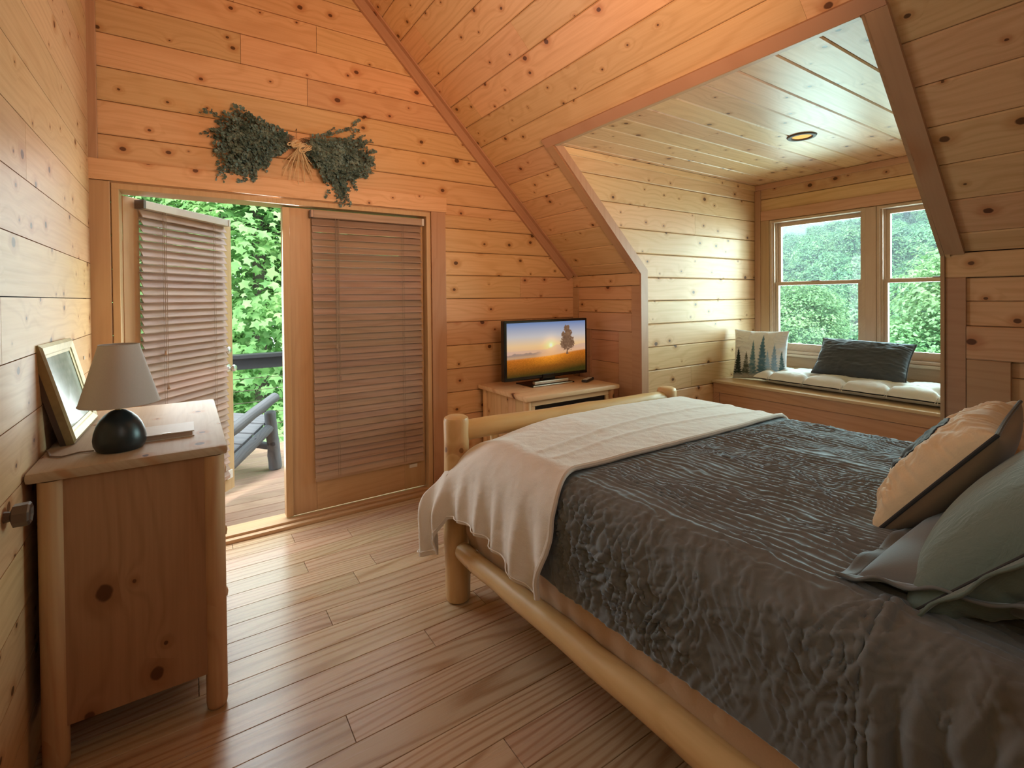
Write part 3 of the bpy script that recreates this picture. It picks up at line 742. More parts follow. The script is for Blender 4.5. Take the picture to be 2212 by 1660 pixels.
# picture frame leaning on the wall
fr = empty('picture_frame', (-.34, 2.52, dz)); tag(fr, 'gold picture frame leaning against left wall behind lamp on dresser', 'picture frame')
Q = [Vector(p) for p in ((-.336, 2.30, dz + .003), (-.324, 2.745, dz + .003), (-.395, 2.665, 1.283), (-.405, 2.185, 1.288))]
nrm = (Q[1] - Q[0]).cross(Q[3] - Q[0]).normalized()
if nrm.x < 0: nrm = -nrm
def qp(a, b, d=0.0): return (Q[0] * (1 - a) * (1 - b) + Q[1] * a * (1 - b) + Q[2] * a * b + Q[3] * (1 - a) * b) + nrm * d
def fr_side(a0, b0, a1, b1, c, d, name):
    """one mitred side: outer edge a->b, inner edge c->d in frame coordinates"""
    prof = [(0, -.018), (0, .004), (.25, .010), (.72, .004), (.80, .001), (1, -.002), (1, -.016)]
    vs = []; n = len(prof)
    for (o, i) in ((a0, c), (a1, d)) if False else (((a0, b0), c), ((a1, b1), d)):
        for t, h in prof: vs.append(qp(o[0] + (i[0] - o[0]) * t, o[1] + (i[1] - o[1]) * t, h))
    f = [(k, k + 1, k + 1 + n, k + n) for k in range(n - 1)] + [tuple(range(n))[::-1], tuple(range(n, 2 * n))]
    return MB().add(vs, f)
ia, ib = .115, .135
oc = [(0, 0), (1, 0), (1, 1), (0, 1)]; ic = [(ia, ib), (1 - ia, ib), (1 - ia, 1 - ib), (ia, 1 - ib)]
M['gilt'] = plain('gilt_frame', (.42, .33, .17), .35, metal=.55, var=.25, bscale=40, bumpy=.2)
for k in range(4):
    j = (k + 1) % 4; at(fr, fr_side(*oc[k], *oc[j], ic[k], ic[j], ''), 'frame_side', M['gilt'])
def picmat():
    s = NB('faded_landscape_print'); p = s.obj(); n = s.noise(p, 9, 4); n2 = s.noise(p, 30, 3)
    z = s.sep(p)[2]
    c = s.ramp(s.math('ADD', s.math('MULTIPLY', n, .7), s.math('MULTIPLY', n2, .3)), [(.3, (.20, .30, .22)), (.5, (.32, .42, .33)), (.7, (.42, .52, .44))])
    s.base(c, .12, .6); return s.m
M['print'] = picmat()
at(fr, MB().add([qp(ia, ib, -.004), qp(1 - ia, ib, -.004), qp(1 - ia, 1 - ib, -.004), qp(ia, 1 - ib, -.004), qp(ia, ib, -.008), qp(1 - ia, ib, -.008), qp(1 - ia, 1 - ib, -.008), qp(ia, 1 - ib, -.008)],
               [(0, 1, 2, 3), (7, 6, 5, 4), (0, 4, 5, 1), (1, 5, 6, 2), (2, 6, 7, 3), (3, 7, 4, 0)]), 'picture', M['print'])
at(fr, MB().add([qp(a, b, d) for d in (-.034, -.0185) for a, b in ((.0, .0), (1, .0), (1, 1), (.0, 1))],
               [(0, 3, 2, 1), (4, 5, 6, 7), (0, 1, 5, 4), (1, 2, 6, 5), (2, 3, 7, 6), (3, 0, 4, 7)]), 'backing_board', M['dark_metal'])
# flat box on the dresser
bk = empty('book', (-.055, 2.26, dz)); tag(bk, 'thin cream hardback booklet lying flat beside lamp on dresser', 'book')
M['cream_card'] = plain('cream_card', (.62, .54, .47), .5); M['pages'] = plain('page_block', (.50, .36, .28), .8, bscale=200)
at(bk, MB().box(-.145, .022, 2.185, 2.345, dz + .0005, dz + .003).box(-.145, .022, 2.185, 2.345, dz + .018, dz + .0215, .001), 'cover', M['cream_card'])
at(bk, MB().box(-.140, .016, 2.192, 2.345, dz + .0031, dz + .0179), 'page_block', M['pages'])
at(bk, MB().box(-.075, -.050, 2.184, 2.192, dz + .019, dz + .0235), 'clasp', M['metal'])

# light switch and door knob on the left wall
sw = empty('light_switch', (XL + .004, 3.075, 1.165)); tag(sw, 'cream light switch plate on left wall beside door casing', 'switch')
at(sw, MB().box(XL + .001, XL + .009, 3.03, 3.105, 1.11, 1.225, .003), 'plate', M['white_plastic'])
at(sw, MB().box(XL + .009, XL + .024, 3.062, 3.073, 1.155, 1.172, .003), 'toggle', M['white_plastic'])
kn = empty('door_knob', (XL, 1.80, .85)); tag(kn, 'dark metal door knob sticking out of the left wall in front of dresser', 'door knob')
m = MB().lathe([(0, 0), (.030, 0), (.031, .006), (.016, .010), (.013, .030), (.030, .036), (.031, .066), (.027, .070), (.020, .066), (.006, .064), (0, .066)], 8)
R = Matrix.Translation((XL + .001, 1.82, .862)) @ Matrix.Rotation(PI / 2, 4, 'Y') @ Matrix.Rotation(PI / 8, 4, 'Z'); m.v = [tuple(R @ Vector(p)) for p in m.v]
at(kn, m, 'grip', M['dark_metal'])
m = MB().lathe([(0, 0), (.040, 0), (.040, .004), (0, .006)], 24)
m.v = [tuple(Matrix.Translation((XL + .0005, 1.82, .862)) @ Matrix.Rotation(PI / 2, 4, 'Y') @ Vector(p)) for p in m.v]
at(kn, m, 'rosette', M['dark_metal'], smooth=True)

# ------------------------------------------------------------------ television stand, television, remote
cx0, cx1, cy0, cy1, cz_ = 1.885, 2.762, 2.672, 3.325, .760
cb = empty('television_stand', (2.32, 3.0, 0)); tag(cb, 'light pine television stand with overhanging top in corner behind bed', 'cabinet')
ctop = MB().box(cx0, cx1, cy0, cy1, cz_ - .034, cz_, .011)
at(cb, ctop, 'top', M['cab'], smooth=True, grain=X_)
for x in (cx0 + .045, cx1 - .045):
    for y in (cy0 + .055, cy1 - .055):
        at(cb, MB().tube([(x, y, 0), (x, y, .004), (x, y, .016), (x, y, cz_ - .035)], [.022, .026, .028, .028], 14), 'leg', M['cab_z'], smooth=True, grain=Z_)
for x in (cx0 + .035, cx1 - .053):
    n = 5; L = (cy1 - .085) - (cy0 + .085)
    for k in range(n):
        a = cy0 + .085 + L * k / n
        at(cb, MB().box(x, x + .018, a + .0008, a + L / n - .0008, .10, cz_ - .035, .0015), 'side_board', M['cab_z'], grain=Z_)
at(cb, MB().box(cx0 + .075, cx1 - .075, cy0 + .045, cy0 + .065, cz_ - .078, cz_ - .035, .003), 'front_rail', M['cab'], grain=X_)
at(cb, MB().box(cx0 + .075, cx0 + .105, cy0 + .045, cy0 + .065, .10, cz_ - .079, .003), 'door_frame_stile', M['cab_z'], grain=Z_)
at(cb, MB().box(cx1 - .105, cx1 - .075, cy0 + .045, cy0 + .065, .10, cz_ - .079, .003), 'door_frame_stile', M['cab_z'], grain=Z_)
at(cb, MB().box(cx0 + .106, cx1 - .106, cy0 + .058, cy0 + .062, .13, cz_ - .080), 'glass_door', M['black_gloss'])
at(cb, MB().box(cx0 + .055, cx1 - .055, cy0 + .07, cy1 - .04, .10, .12, .002), 'bottom_shelf', M['cab'])
at(cb, MB().box(cx0 + .055, cx1 - .055, cy1 - .05, cy1 - .04, .12, cz_ - .035), 'back_panel', M['dark'])

tx0, tx1, ty, tz0, tz1 = 1.942, 2.752, 3.04, .806, 1.258
tv = empty('television', (2.345, ty, cz_)); tag(tv, 'black flat-screen television showing a sunset field with one tree', 'television')
tb = MB().box(tx0, tx1, ty - .012, ty + .035, tz0, tz1, .006); at(tv, tb, 'casing', M['black_gloss'])
at(tv, MB().box(tx0 + .15, tx1 - .15, ty + .035, ty + .07, tz0 + .05, tz1 - .12, .01), 'rear_housing', M['black_paint'])
NXs, NZs = 260, 146
u, v = np.meshgrid(np.linspace(0, 1, NXs), np.linspace(0, 1, NZs), indexing='ij')
sx0, sx1, sz0, sz1 = tx0 + .022, tx1 - .020, tz0 + .026, tz1 - .020
P = np.stack([sx0 + u * (sx1 - sx0), np.full_like(u, ty - .0128), sz0 + v * (sz1 - sz0)], -1)
def lerp(a, b, t): return np.array(a) * (1 - t[..., None]) + np.array(b) * t[..., None]
sky = np.zeros(u.shape + (3,))
stops = [(0.30, (1.0, .45, .10)), (.42, (1.0, .52, .16)), (.56, (.95, .62, .30)), (.74, (.62, .58, .58)), (1.0, (.16, .26, .52))]
sky[:] = stops[0][1]
for (a, ca), (b, cb_) in zip(stops, stops[1:]):
    t = np.clip((v - a) / (b - a), 0, 1); k = v >= a; sky[k] = lerp(ca, cb_, t)[k]
asp = (sx1 - sx0) / (sz1 - sz0)
dsun = np.hypot((u - .535) * asp, v - .55)
side = np.clip(np.abs(u - .53) * 1.6, 0, 1)
sky = lerp((0, 0, 0), (1, 1, 1), np.ones_like(u)) * sky
low = sst(v, .62, .42)
sky = sky * (1 - low[..., None] * .45 * side[..., None]) + np.array((.55, .45, .55)) * (low * .45 * side)[..., None]
sky += np.exp(-(dsun / .035) ** 2)[..., None] * np.array((1, .85, .5)) + np.exp(-(dsun / .16) ** 2)[..., None] * np.array((.5, .28, .06))
mtn = .50 + .055 * np.exp(-((u - .62) / .06) ** 2) + .045 * np.exp(-((u - .98) / .12) ** 2) - .02 * (u < .5)
mk = sst(v, mtn + .008, mtn - .008)[..., None]; sky = sky * (1 - mk * .45) + np.array((.62, .40, .36)) * mk * .45
tl = .40 + .05 * fbm(u * 26, v * 0, 3) * (u < .42) + .012 * u
mk = (sst(v, tl + .006, tl - .006) * sst(u, .46, .30))[..., None]; sky = sky * (1 - mk * .7) + np.array((.22, .17, .15)) * mk * .7
ground_top = .335 + .03 * u + .055 * sst(u, .45, 1.0)
gcol = lerp((.62, .17, .015), (.045, .035, .006), np.clip((ground_top - v) / .34, 0, 1))
gl = np.exp(-((u - .53) / .22) ** 2) * np.clip(1 - (ground_top - v) / .20, 0, 1)
gcol = gcol + gl[..., None] * np.array((.5, .20, .01)); gcol *= (.62 + .7 * fbm(u * 170, v * 150, 5, 2))[..., None]
mk = sst(v, ground_top + .012, ground_top - .012)[..., None]; img = sky * (1 - mk) + gcol * mk
mk = np.exp(-((v - ground_top - .02) / .03) ** 2)[..., None] * .35; img = img * (1 - mk) + np.array((1, .55, .22)) * mk
# the lone tree
tx, tb0 = .748, .375
blob = np.zeros_like(u)
for (bx_, bz_, r) in ((0, .34, .15), (-.035, .28, .13), (.04, .27, .14), (-.03, .20, .15), (.05, .19, .15), (0, .44, .10), (.005, .50, .07), (-.085, .165, .085), (.095, .18, .09), (-.06, .36, .08), (.05, .40, .08)):
    q = np.hypot((u - tx - bx_ * .62) * asp, (v - tb0 - bz_) * .95)
    blob = np.maximum(blob, 1 - q / (r * 1.0))
tn = fbm(u * 75, v * 42, 9, 3)
mk = ((blob + (tn - .5) * 1.15 > .22) & (blob > .02)).astype(float); mk = np.maximum(mk, (np.abs(u - tx - .002) < .006 + .008 * np.exp(-(v - tb0) / .03)) & (v > tb0 - .02) & (v < tb0 + .42))
tc = lerp((.14, .07, .04), (.32, .18, .10), np.clip(fbm(u * 60, v * 34, 4, 2), 0, 1)); img = img * (1 - mk[..., None]) + tc * mk[..., None]
img = np.clip(img, 0, 1)
def vc_emit(name, strength):
    s = NB(name); a = s.new('ShaderNodeVertexColor'); a.layer_name = 'Col'
    s.base((.0, .0, .0), .12, .5); s.l.new(a.outputs[0], s.b.inputs['Emission Color']); s.b.inputs['Emission Strength'].default_value = strength; return s.m
M['screen'] = vc_emit('television_picture', .85)
me = grid_mesh('screen', P, M['screen'])
ca = me.color_attributes.new('Col', 'FLOAT_COLOR', 'POINT'); ca.data.foreach_set('color', np.concatenate([img, np.ones(u.shape + (1,))], -1).reshape(-1).astype(np.float32))
o = link('screen', me, tv); o.matrix_basis = pw(tv).inverted()
at(tv, MB().box(2.17, 2.50, ty - .075, ty - .045, cz_ + .012, cz_ + .036, .004).box(2.14, 2.52, ty - .10, ty - .076, cz_ + .001, cz_ + .010, .003), 'stand_bar', M['metal'])
at(tv, MB().box(2.13, 2.54, ty - .098, ty + .12, cz_ + .0005, cz_ + .009, .003).box(2.29, 2.41, ty - .02, ty + .03, cz_ + .009, tz0 + .03, .004), 'stand_base', M['black_gloss'])
rm = empty('remote_control', (2.66, 2.92, cz_)); rm.rotation_euler = (0, 0, math.radians(-62)); tag(rm, 'black remote control lying on pine stand right of television', 'remote')
MB().box(-.024, .024, -.085, .085, .001, .020, .007).build('casing', M['black_paint'], rm, True)
mbt = MB()
for r in range(7):
    for c in range(3): mbt.box(-.016 + c * .012, -.008 + c * .012, -.07 + r * .019, -.060 + r * .019, .0195, .0225, .001)
mbt.build('buttons', M['white_plastic'], rm)

# ------------------------------------------------------------------ bed
bed = empty('log_bed', (1.86, 1.05, 0)); tag(bed, 'peeled-log bed frame with round corner posts under charcoal quilt', 'bed')
def logp(par, name, a, b, r0, r1=None, seed=0, n=16, mat=None, **k):
    pts, rad = log_mesh(a, b, r0, r1, seed, n, **k)
    return at(par, MB().tube(pts, rad, n), name, mat or M['log'], smooth=True, grain=(Vector(b) - Vector(a)))
PL, PR = (1.062, 2.085), (2.598, 2.10)
logp(bed, 'post', (PL[0], PL[1], 0), (PL[0], PL[1], .872), .060, .060, 1)
logp(bed, 'post', (PR[0], PR[1], 0), (PR[0], PR[1], .838), .062, .060, 2)
logp(bed, 'head_post', (1.13, -.03, 0), (1.13, -.03, 1.10), .058, .055, 3)
logp(bed, 'side_log', (1.035, .172, .885), (1.10, -.02, .885), .050, .048, 3)
logp(bed, 'head_post', (2.66, -.03, 0), (2.66, -.03, 1.15), .060, .060, 4)
# footboard top log: tenons into the posts
pts, rad = log_mesh((1.10, 2.088, .795), (2.56, 2.10, .772), .048, .044, 5, wob=.003)
at(bed, MB().tube(pts, rad, 16), 'foot_rail', M['log'], smooth=True, grain=X_)
logp(bed, 'foot_stretcher', (1.09, 2.088, .130), (2.57, 2.10, .135), .030, .034, 6)
for k in range(6):
    x = 1.28 + k * .22; logp(bed, 'spindle', (x, 2.09, .15), (x, 2.095, .76), .022, .022, 20 + k, 10)
logp(bed, 'side_rail', (1.050, 2.02, .262), (1.112, -.02, .283), .040, .058, 7, wob=.004, ns=14)
logp(bed, 'side_rail', (2.62, 2.04, .262), (2.665, -.02, .283), .045, .060, 8, wob=.004, ns=14)
logp(bed, 'head_rail', (1.17, -.03, .95), (2.62, -.03, .96), .045, .045, 9)
logp(bed, 'head_rail', (1.17, -.03, .40), (2.62, -.03, .40), .040, .045, 10)
at(bed, MB().box(1.12, 2.56, .17, 2.02, .25, .268), 'slat_platform', M['cab'])

mt = empty('mattress', (1.86, 1.05, .27)); tag(mt, 'beige covered box mattress edge showing between bed rail and quilt', 'mattress')
at(mt, MB().box(1.105, 2.60, .17, 2.015, .270, .70, .05), 'body', M['mattress'], smooth=True)
# quilted skirt of the mattress seen below the quilt: a slightly wrinkled strip
uu, vv = np.meshgrid(np.linspace(.17, 2.02, 240), np.linspace(.28, .50, 24), indexing='ij')
wr_ = .004 * fbm(uu * 26, vv * 30, 11) + .0025 * np.sin(uu * 60 + 3 * fbm(uu * 4, vv * 5, 2))
Pm = np.stack([1.092 + (2.0 - uu) * 0 + (1.9 - uu) * .024 - wr_ - .012 * sst(vv, .28, .36), uu, vv], -1)
me = grid_mesh('side_panel', Pm, M['mattress']); o = link('side_panel', me, mt); o.matrix_basis = pw(mt).inverted()

# bed surface: s = arc length across, 0 where the top starts to turn down on the near side
XN = lambda y: 1.055 + (1.9 - y) * .022
XF, ZT, RB = 2.70, .778, .125
def bed_pt(s, y, off=0.0, yf=2.0, rf=.09):
    """s<0 over the top towards the window, s>0 down the near side. returns points and normals"""
    s = np.asarray(s, float); y = np.asarray(y, float)
    xn = XN(y); W = (XF - RB) - (xn + RB); q = RB * PI / 2
    th = np.clip(s / RB, 0, PI / 2); dn = np.clip(s - q, 0, None)
    s2 = np.clip(-s - W, 0, None); th2 = np.clip(s2 / RB, 0, PI / 2); dn2 = np.clip(s2 - q, 0, None)
    topx = xn + RB + np.clip(-s, 0, W)
    cr = .022 * np.sin(np.clip((topx - xn) / (XF - xn), 0, 1) * PI) ** .7
    x = topx - RB * np.sin(th) + RB * np.sin(th2); z = ZT - .010 + cr - RB * (1 - np.cos(th)) - RB * (1 - np.cos(th2)) - dn - dn2
    nx = -np.sin(th) + np.sin(th2); nz = np.cos(np.maximum(th, th2))
    e = np.clip((y - (yf - rf)) / rf, 0, 1); fall = rf * (1 - np.sqrt(np.clip(1 - e * e, 0, 1)))
    z = z - fall * nz; ny = e * .9 * nz
    nn = np.sqrt(nx * nx + ny * ny + nz * nz) + 1e-6
    return np.stack([x + nx / nn * off, y + ny / nn * off, z + nz / nn * off], -1), np.stack([nx, ny, nz], -1) / nn[..., None]
qy = np.concatenate([np.linspace(.14, 1.0, 230), np.linspace(1.005, 2.0, 165)])
W0 = (XF - RB) - (1.08 + RB)
qs = np.concatenate([np.linspace(-(W0 + .196 + .30), -W0 - .03, 50), np.linspace(-W0 - .02, .0, 300), np.linspace(.004, .196 + .222, 115)])
S, Yg = np.meshgrid(qs, qy, indexing='ij')
Pq, Nq = bed_pt(S, Yg)
wt = sst(S, .15, -.06)                                   # 1 on the top
warp = fbm(S * 4.2 + 5, Yg * 2.6, 21, 3) * 5.5 + fbm(S * 13, Yg * 9, 22, 2) * .9
ph = S / .025 + warp + vn(S * 40, Yg * 30, 26) * .5; rid = 1 - np.abs(((ph % 1) - .5)) * 2
amp = (.0042 + .0115 * fbm(S * 9, Yg * 7, 23, 2) ** 1.5)
top_d = rid ** 2.4 * amp + .004 * fbm(S * 22, Yg * 8, 24, 2)
# crinkled side: thin raised creases running every way
q1 = fbm(S * 6, Yg * 6, 30, 2) * 1.6
a = ridge(S * 9 + q1 + Yg * 8, Yg * 42 - S * 14 + q1 * 2, 31, 5); b = ridge(S * 13 - Yg * 10 + q1, Yg * 34 + S * 24, 32, 5); c_ = ridge(S * 32 + 3 * q1, Yg * 30 - S * 12, 33, 4); e_ = ridge(S * 7 + Yg * 9, Yg * 15 - S * 4 + q1, 34, 3)
side_d = (1 - .65 * sst(S, .34, .42)) * 1.25 * (.0090 * a + .0080 * b + .0055 * c_ + .005 * e_) * (.45 + .9 * sst(fbm(S * 3, Yg * 3, 35, 2), .3, .7)) * 1.0
fold = sst(Yg, .42, .38)
side_d = side_d * (1 - .6 * fold) + fold * .014 * (np.sin(Yg * 95 + 6 * fbm(Yg * 9, S * 3, 40)) + 1) * sst(S, .05, .30)
D = top_d * wt + side_d * (1 - wt)
D = D + .010 * np.exp(-((Yg - .405 - .02 * S) / .007) ** 2) * (S > -.02) + .006 * np.exp(-((Yg - .425 - .02 * S) / .005) ** 2) * (S > -.02)
D *= np.clip(1 - .0 * S, 0, 1)
D = D * (1 - .8 * sst(Yg, 1.29, 1.37))
Pq = Pq + Nq * D[..., None]
Pq[..., 2] -= sst(Yg, 1.76, 2.0) * sst(S, -.50, .06) * (1 - sst(S, .12, .24)) * .078
hemdrop = .03 * fbm(Yg * 2.2, S * 0, 44, 2)
low = sst(S, .25, .44); Pq[..., 2] -= low * (hemdrop - .012); Pq[..., 0] -= low * (.012 * fbm(Yg * 9, S * 2, 45) + .004)
quilt = link('quilt', grid_mesh('quilt', Pq, M['quilt']))
tag(quilt, 'charcoal crinkled quilt spread over the bed and hanging down the near side', 'quilt')
m = quilt.modifiers.new('thick', 'SOLIDIFY'); m.thickness = .006; m.offset = -1

# cream throw across the foot of the bed
ty_ = np.linspace(0, 1, 170)
ts_ = np.concatenate([np.linspace(-(W0 + .14), -.01, 130), np.linspace(0, 1, 130)[1:] * 1.0 + 10])   # >10: fraction down the near side
Ss, Tt = np.meshgrid(ts_, ty_, indexing='ij')
near = Ss > 9; fr_ = np.where(near, Ss - 10, 0)
yb = 1.372 - .035 * np.sin(np.clip(-Ss, 0, 2) * 2.2) - .05 * sst(fr_, 0, .35) + .055 * sst(fr_, .45, 1.0)      # head-side edge
ye = 2.038 - .035 * sst(-Ss, 1.0, 1.3) * (Ss < 9) + .132 * sst(fr_, .10, .55) + .05 * sst(fr_, .5, 1)                                                # foot-side edge
yy = yb + (ye - yb) * Tt
hemz = np.interp(yy, [1.25, 1.33, 1.40, 1.55, 1.75, 1.93, 1.99, 2.06, 2.14, 2.25], [.352, .350, .352, .402, .432, .442, .430, .250, .215, .195])
L = np.where(yy > 1.95, .196 + (ZT - .145 - hemz), .196 + (ZT - .145 - hemz))
sv = np.where(near, fr_ * L, np.maximum(Ss, -(W0 + .14)))
Pt, Nt = bed_pt(sv, np.minimum(yy, 2.05), .019 + .010 * sst(sv, -.05, .1), 2.075, .11)
Pt[..., 1] = np.where(yy > 2.05, yy, Pt[..., 1])
dn = sst(sv, .10, .42)
fold = .5 + .5 * np.sin(yy * 46 + 2.4 * fbm(yy * 5, sv * 2, 51) + 1.0 * sst(sv, .2, .6))
fold2 = .5 + .5 * np.sin(yy * 21 + 1.0)
Dt = dn * (.030 * fold ** 1.5 + .018 * fold2 + .010) + .003 * fbm(sv * 40, yy * 30, 52, 2) + .006 * fbm(sv * 7, yy * 9, 53, 2)
Dt = Dt + .008 * np.exp(-((sv + .55 - .3 * (yy - 1.4)) / .05) ** 2) * 0
flare = sst(yy, 1.86, 2.04) * sst(sv, .04, .45)
Pt = Pt + Nt * Dt[..., None]
Pt[..., 0] -= flare * (.045 + .02 * fold)
crn = sst(yy, 1.80, 2.06) * sst(sv, -.42, .10) * (1 - sst(sv, .12, .42) * .8)
Pt[..., 2] -= crn * .060
# creases on top
Pt[..., 2] += np.where(~near, .006 * np.exp(-((yy - 1.60 - .10 * np.sin(-sv * 1.7)) / .018) ** 2) + .005 * np.exp(-((yy - 1.50 - .05 * np.sin(-sv * 2.6)) / .016) ** 2), 0)
throw = link('throw_blanket', grid_mesh('throw_blanket', Pt, M['throw']))
tag(throw, 'cream fleece throw draped across the foot of the bed over the quilt', 'blanket')
m = throw.modifiers.new('thick', 'SOLIDIFY'); m.thickness = .009; m.offset = 1
hem = MB(); e = Pt[:, 0, :]; hem.tube([tuple(p) for p in e[::4]], .011, 8)
o = hem.build('rolled_edge', M['throw'], throw, True)
e2 = [tuple(Pt[-6, j] + np.array((-.010, 0, 0))) for j in range(0, 170, 3)]
MB().tube(e2, .0022, 6).build('hem_stitch', M['throw'], throw, True)

# ------------------------------------------------------------------ pillows
def frame(o, u, v):
    u = Vector(u).normalized(); v = Vector(v); v = (v - u * v.dot(u)).normalized(); n = u.cross(v)
    R = Matrix((u, v, n)).transposed().to_4x4(); R.translation = Vector(o); return R
def pill(w, h, t, n=70, seed=0, pinch=.07, wr=.006, p=2.6, ear=.5, bend=0.0):
    """(front, back) surfaces of a cushion in its own plane; n grid; normal is +z for front"""
    a, b = np.meshgrid(np.linspace(-1, 1, n), np.linspace(-1, 1, n), indexing='ij')
    a = np.sign(a) * np.abs(a) ** .85; b = np.sign(b) * np.abs(b) ** .85
    x = w / 2 * a * (1 - pinch * (1 - b * b)); y = h / 2 * b * (1 - pinch * (1 - a * a))
    prof = (np.clip(1 - np.abs(a) ** p, 0, 1) * np.clip(1 - np.abs(b) ** p, 0, 1)) ** ear
    ed = np.clip(1 - prof, 0, 1)
    wrn = (fbm(a * 5 + seed, b * 5, seed, 3) - .5) * wr * 2 + ed ** .7 * prof ** .5 * wr * 1.0 * (2 * ridge(np.where(np.abs(a) > np.abs(b), b, a) * 9 + fbm(a * 3, b * 3, seed + 5) * 2, np.maximum(np.abs(a), np.abs(b)) * 1.5, seed + 9, 2.0) - .6)
    zf = t / 2 * prof + wrn * np.minimum(1, prof * 4); zb = -t / 2 * prof * .95
    zo = bend * (b * b - .3)
    return np.stack([x, y, zf + zo], -1), np.stack([x, y, zb + zo], -1), a, b
def closed(name, F, B, mf, mb_=None, par=None, W=None):
    n = F.shape[0]
    if mb_ is None:
        V = np.concatenate([F.reshape(-1, 3), B.reshape(-1, 3)]); i, j = np.meshgrid(np.arange(n - 1), np.arange(n - 1), indexing='ij')
        q = np.stack([i * n + j, (i + 1) * n + j, (i + 1) * n + j + 1, i * n + j + 1], -1).reshape(-1, 4)
        me = tris_mesh(name, V, np.concatenate([q, q[:, ::-1] + n * n]), mf, True); o = link(name, me, par); o.matrix_basis = W or Matrix.Identity(4); return o
def edge_loop(F, off=0.0):
    n = F.shape[0]; idx = [(i, 0) for i in range(n)] + [(n - 1, j) for j in range(1, n)] + [(i, n - 1) for i in range(n - 2, -1, -1)] + [(0, j) for j in range(n - 2, -1, -1)]
    return [tuple(F[i, j]) for i, j in idx]

# tan pillow with dark piping and a bear applique
R = frame((1.80, .470, .944), (-1, -.10, -.03), (.05, -.60, .80))
tp = empty('throw_pillow'); tp.matrix_basis = R; tag(tp, 'tan pillow with dark piping and navy felt patch propped on bed', 'pillow')
F, B, a, b = pill(.47, .40, .17, 80, 3, .06, .011, 2.4, .44)
me = grid_mesh('front_panel', F, M['tan']); link('front_panel', me, tp)
me = grid_mesh('back_panel', B[::-1], M['brown_back']); link('back_panel', me, tp)
MB().tube(edge_loop(F)[::2], .005, 8).build('piping', M['piping'], tp, True)
msk = (((a - .02) / .50) ** 2 + ((b - .10) / .44) ** 2 < 1) | ((np.abs(a + .36) < .09) & (b < .1) & (b > -.50)) | ((np.abs(a - .30) < .09) & (b < .1) & (b > -.50)) | (((a + .56) / .15) ** 2 + ((b - .22) / .20) ** 2 < 1)
n = 80; i, j = np.nonzero(msk[:-1, :-1] & msk[1:, 1:])
q = np.stack([i * n + j, (i + 1) * n + j, (i + 1) * n + j + 1, i * n + j + 1], -1)
G = F.copy(); G[..., 2] += .003; me = tris_mesh('felt_patch', G.reshape(-1, 3), q, M['bear'], True)
bm = bmesh.new(); bm.from_mesh(me); bmesh.ops.delete(bm, geom=[w for w in bm.verts if not w.link_faces], context='VERTS'); bm.to_mesh(me); bm.free()
o = link('felt_patch', me, tp); m = o.modifiers.new('t', 'SOLIDIFY'); m.thickness = .003; m.offset = -1

# sage pillow in the foreground, and the charcoal quilted pillow below it
R = frame((1.60, .235, .955), (1, .02, .01), (.0, -.66, .75))
sp = empty('bed_pillow'); sp.matrix_basis = R; tag(sp, 'large sage green pillow with flanged seam leaning at head of bed', 'pillow')
F, B, a, b = pill(.74, .50, .24, 90, 8, .05, .016, 2.6, .45)
closed('pillow_body', F, B, M['sage'] if 'sage' in M else M['sham'], None, sp)
F2 = F.copy(); 
lp_ = [Vector(p) for p in edge_loop(F)]
# flange: a flat ruffled border outside the seam
loop = np.array([tuple(p) for p in lp_]); cen = loop * np.array((1.07, 1.10, 1)); tt = np.linspace(0, 1, 5)
Fl = np.stack([loop * (1 - t) + cen * t for t in tt], 1); Fl[..., 2] += (.0045 * np.sin(np.arange(len(loop)) * .33))[:, None] * tt[None]
me = grid_mesh('flange', Fl, M['sham']); o = link('flange', me, sp); m = o.modifiers.new('t', 'SOLIDIFY'); m.thickness = .006
MB().tube(edge_loop(F)[::2], .0035, 6).build('seam', M['piping'], sp, True)
R = frame((1.62, .30, .842), (1, .02, .0), (.02, -1, .22))
cp = empty('bed_pillow'); cp.matrix_basis = R; tag(cp, 'charcoal quilted pillow lying flat beneath the sage green pillow', 'pillow')
F, B, a, b = pill(.74, .40, .13, 70, 12, .05, .008, 2.6)
closed('pillow_body', F, B, M['quilt'], None, cp)
loop = np.array(edge_loop(F)); cen = loop * np.array((1.09, 1.14, 1)); Fl = np.stack([loop * (1 - t) + cen * t for t in tt], 1)
Fl[..., 2] += (.007 * np.sin(np.arange(len(loop)) * .4))[:, None] * tt[None] - .010 * tt[None]
me = grid_mesh('flange', Fl, M['quilt']); o = link('flange', me, cp); m = o.modifiers.new('t', 'SOLIDIFY'); m.thickness = .006

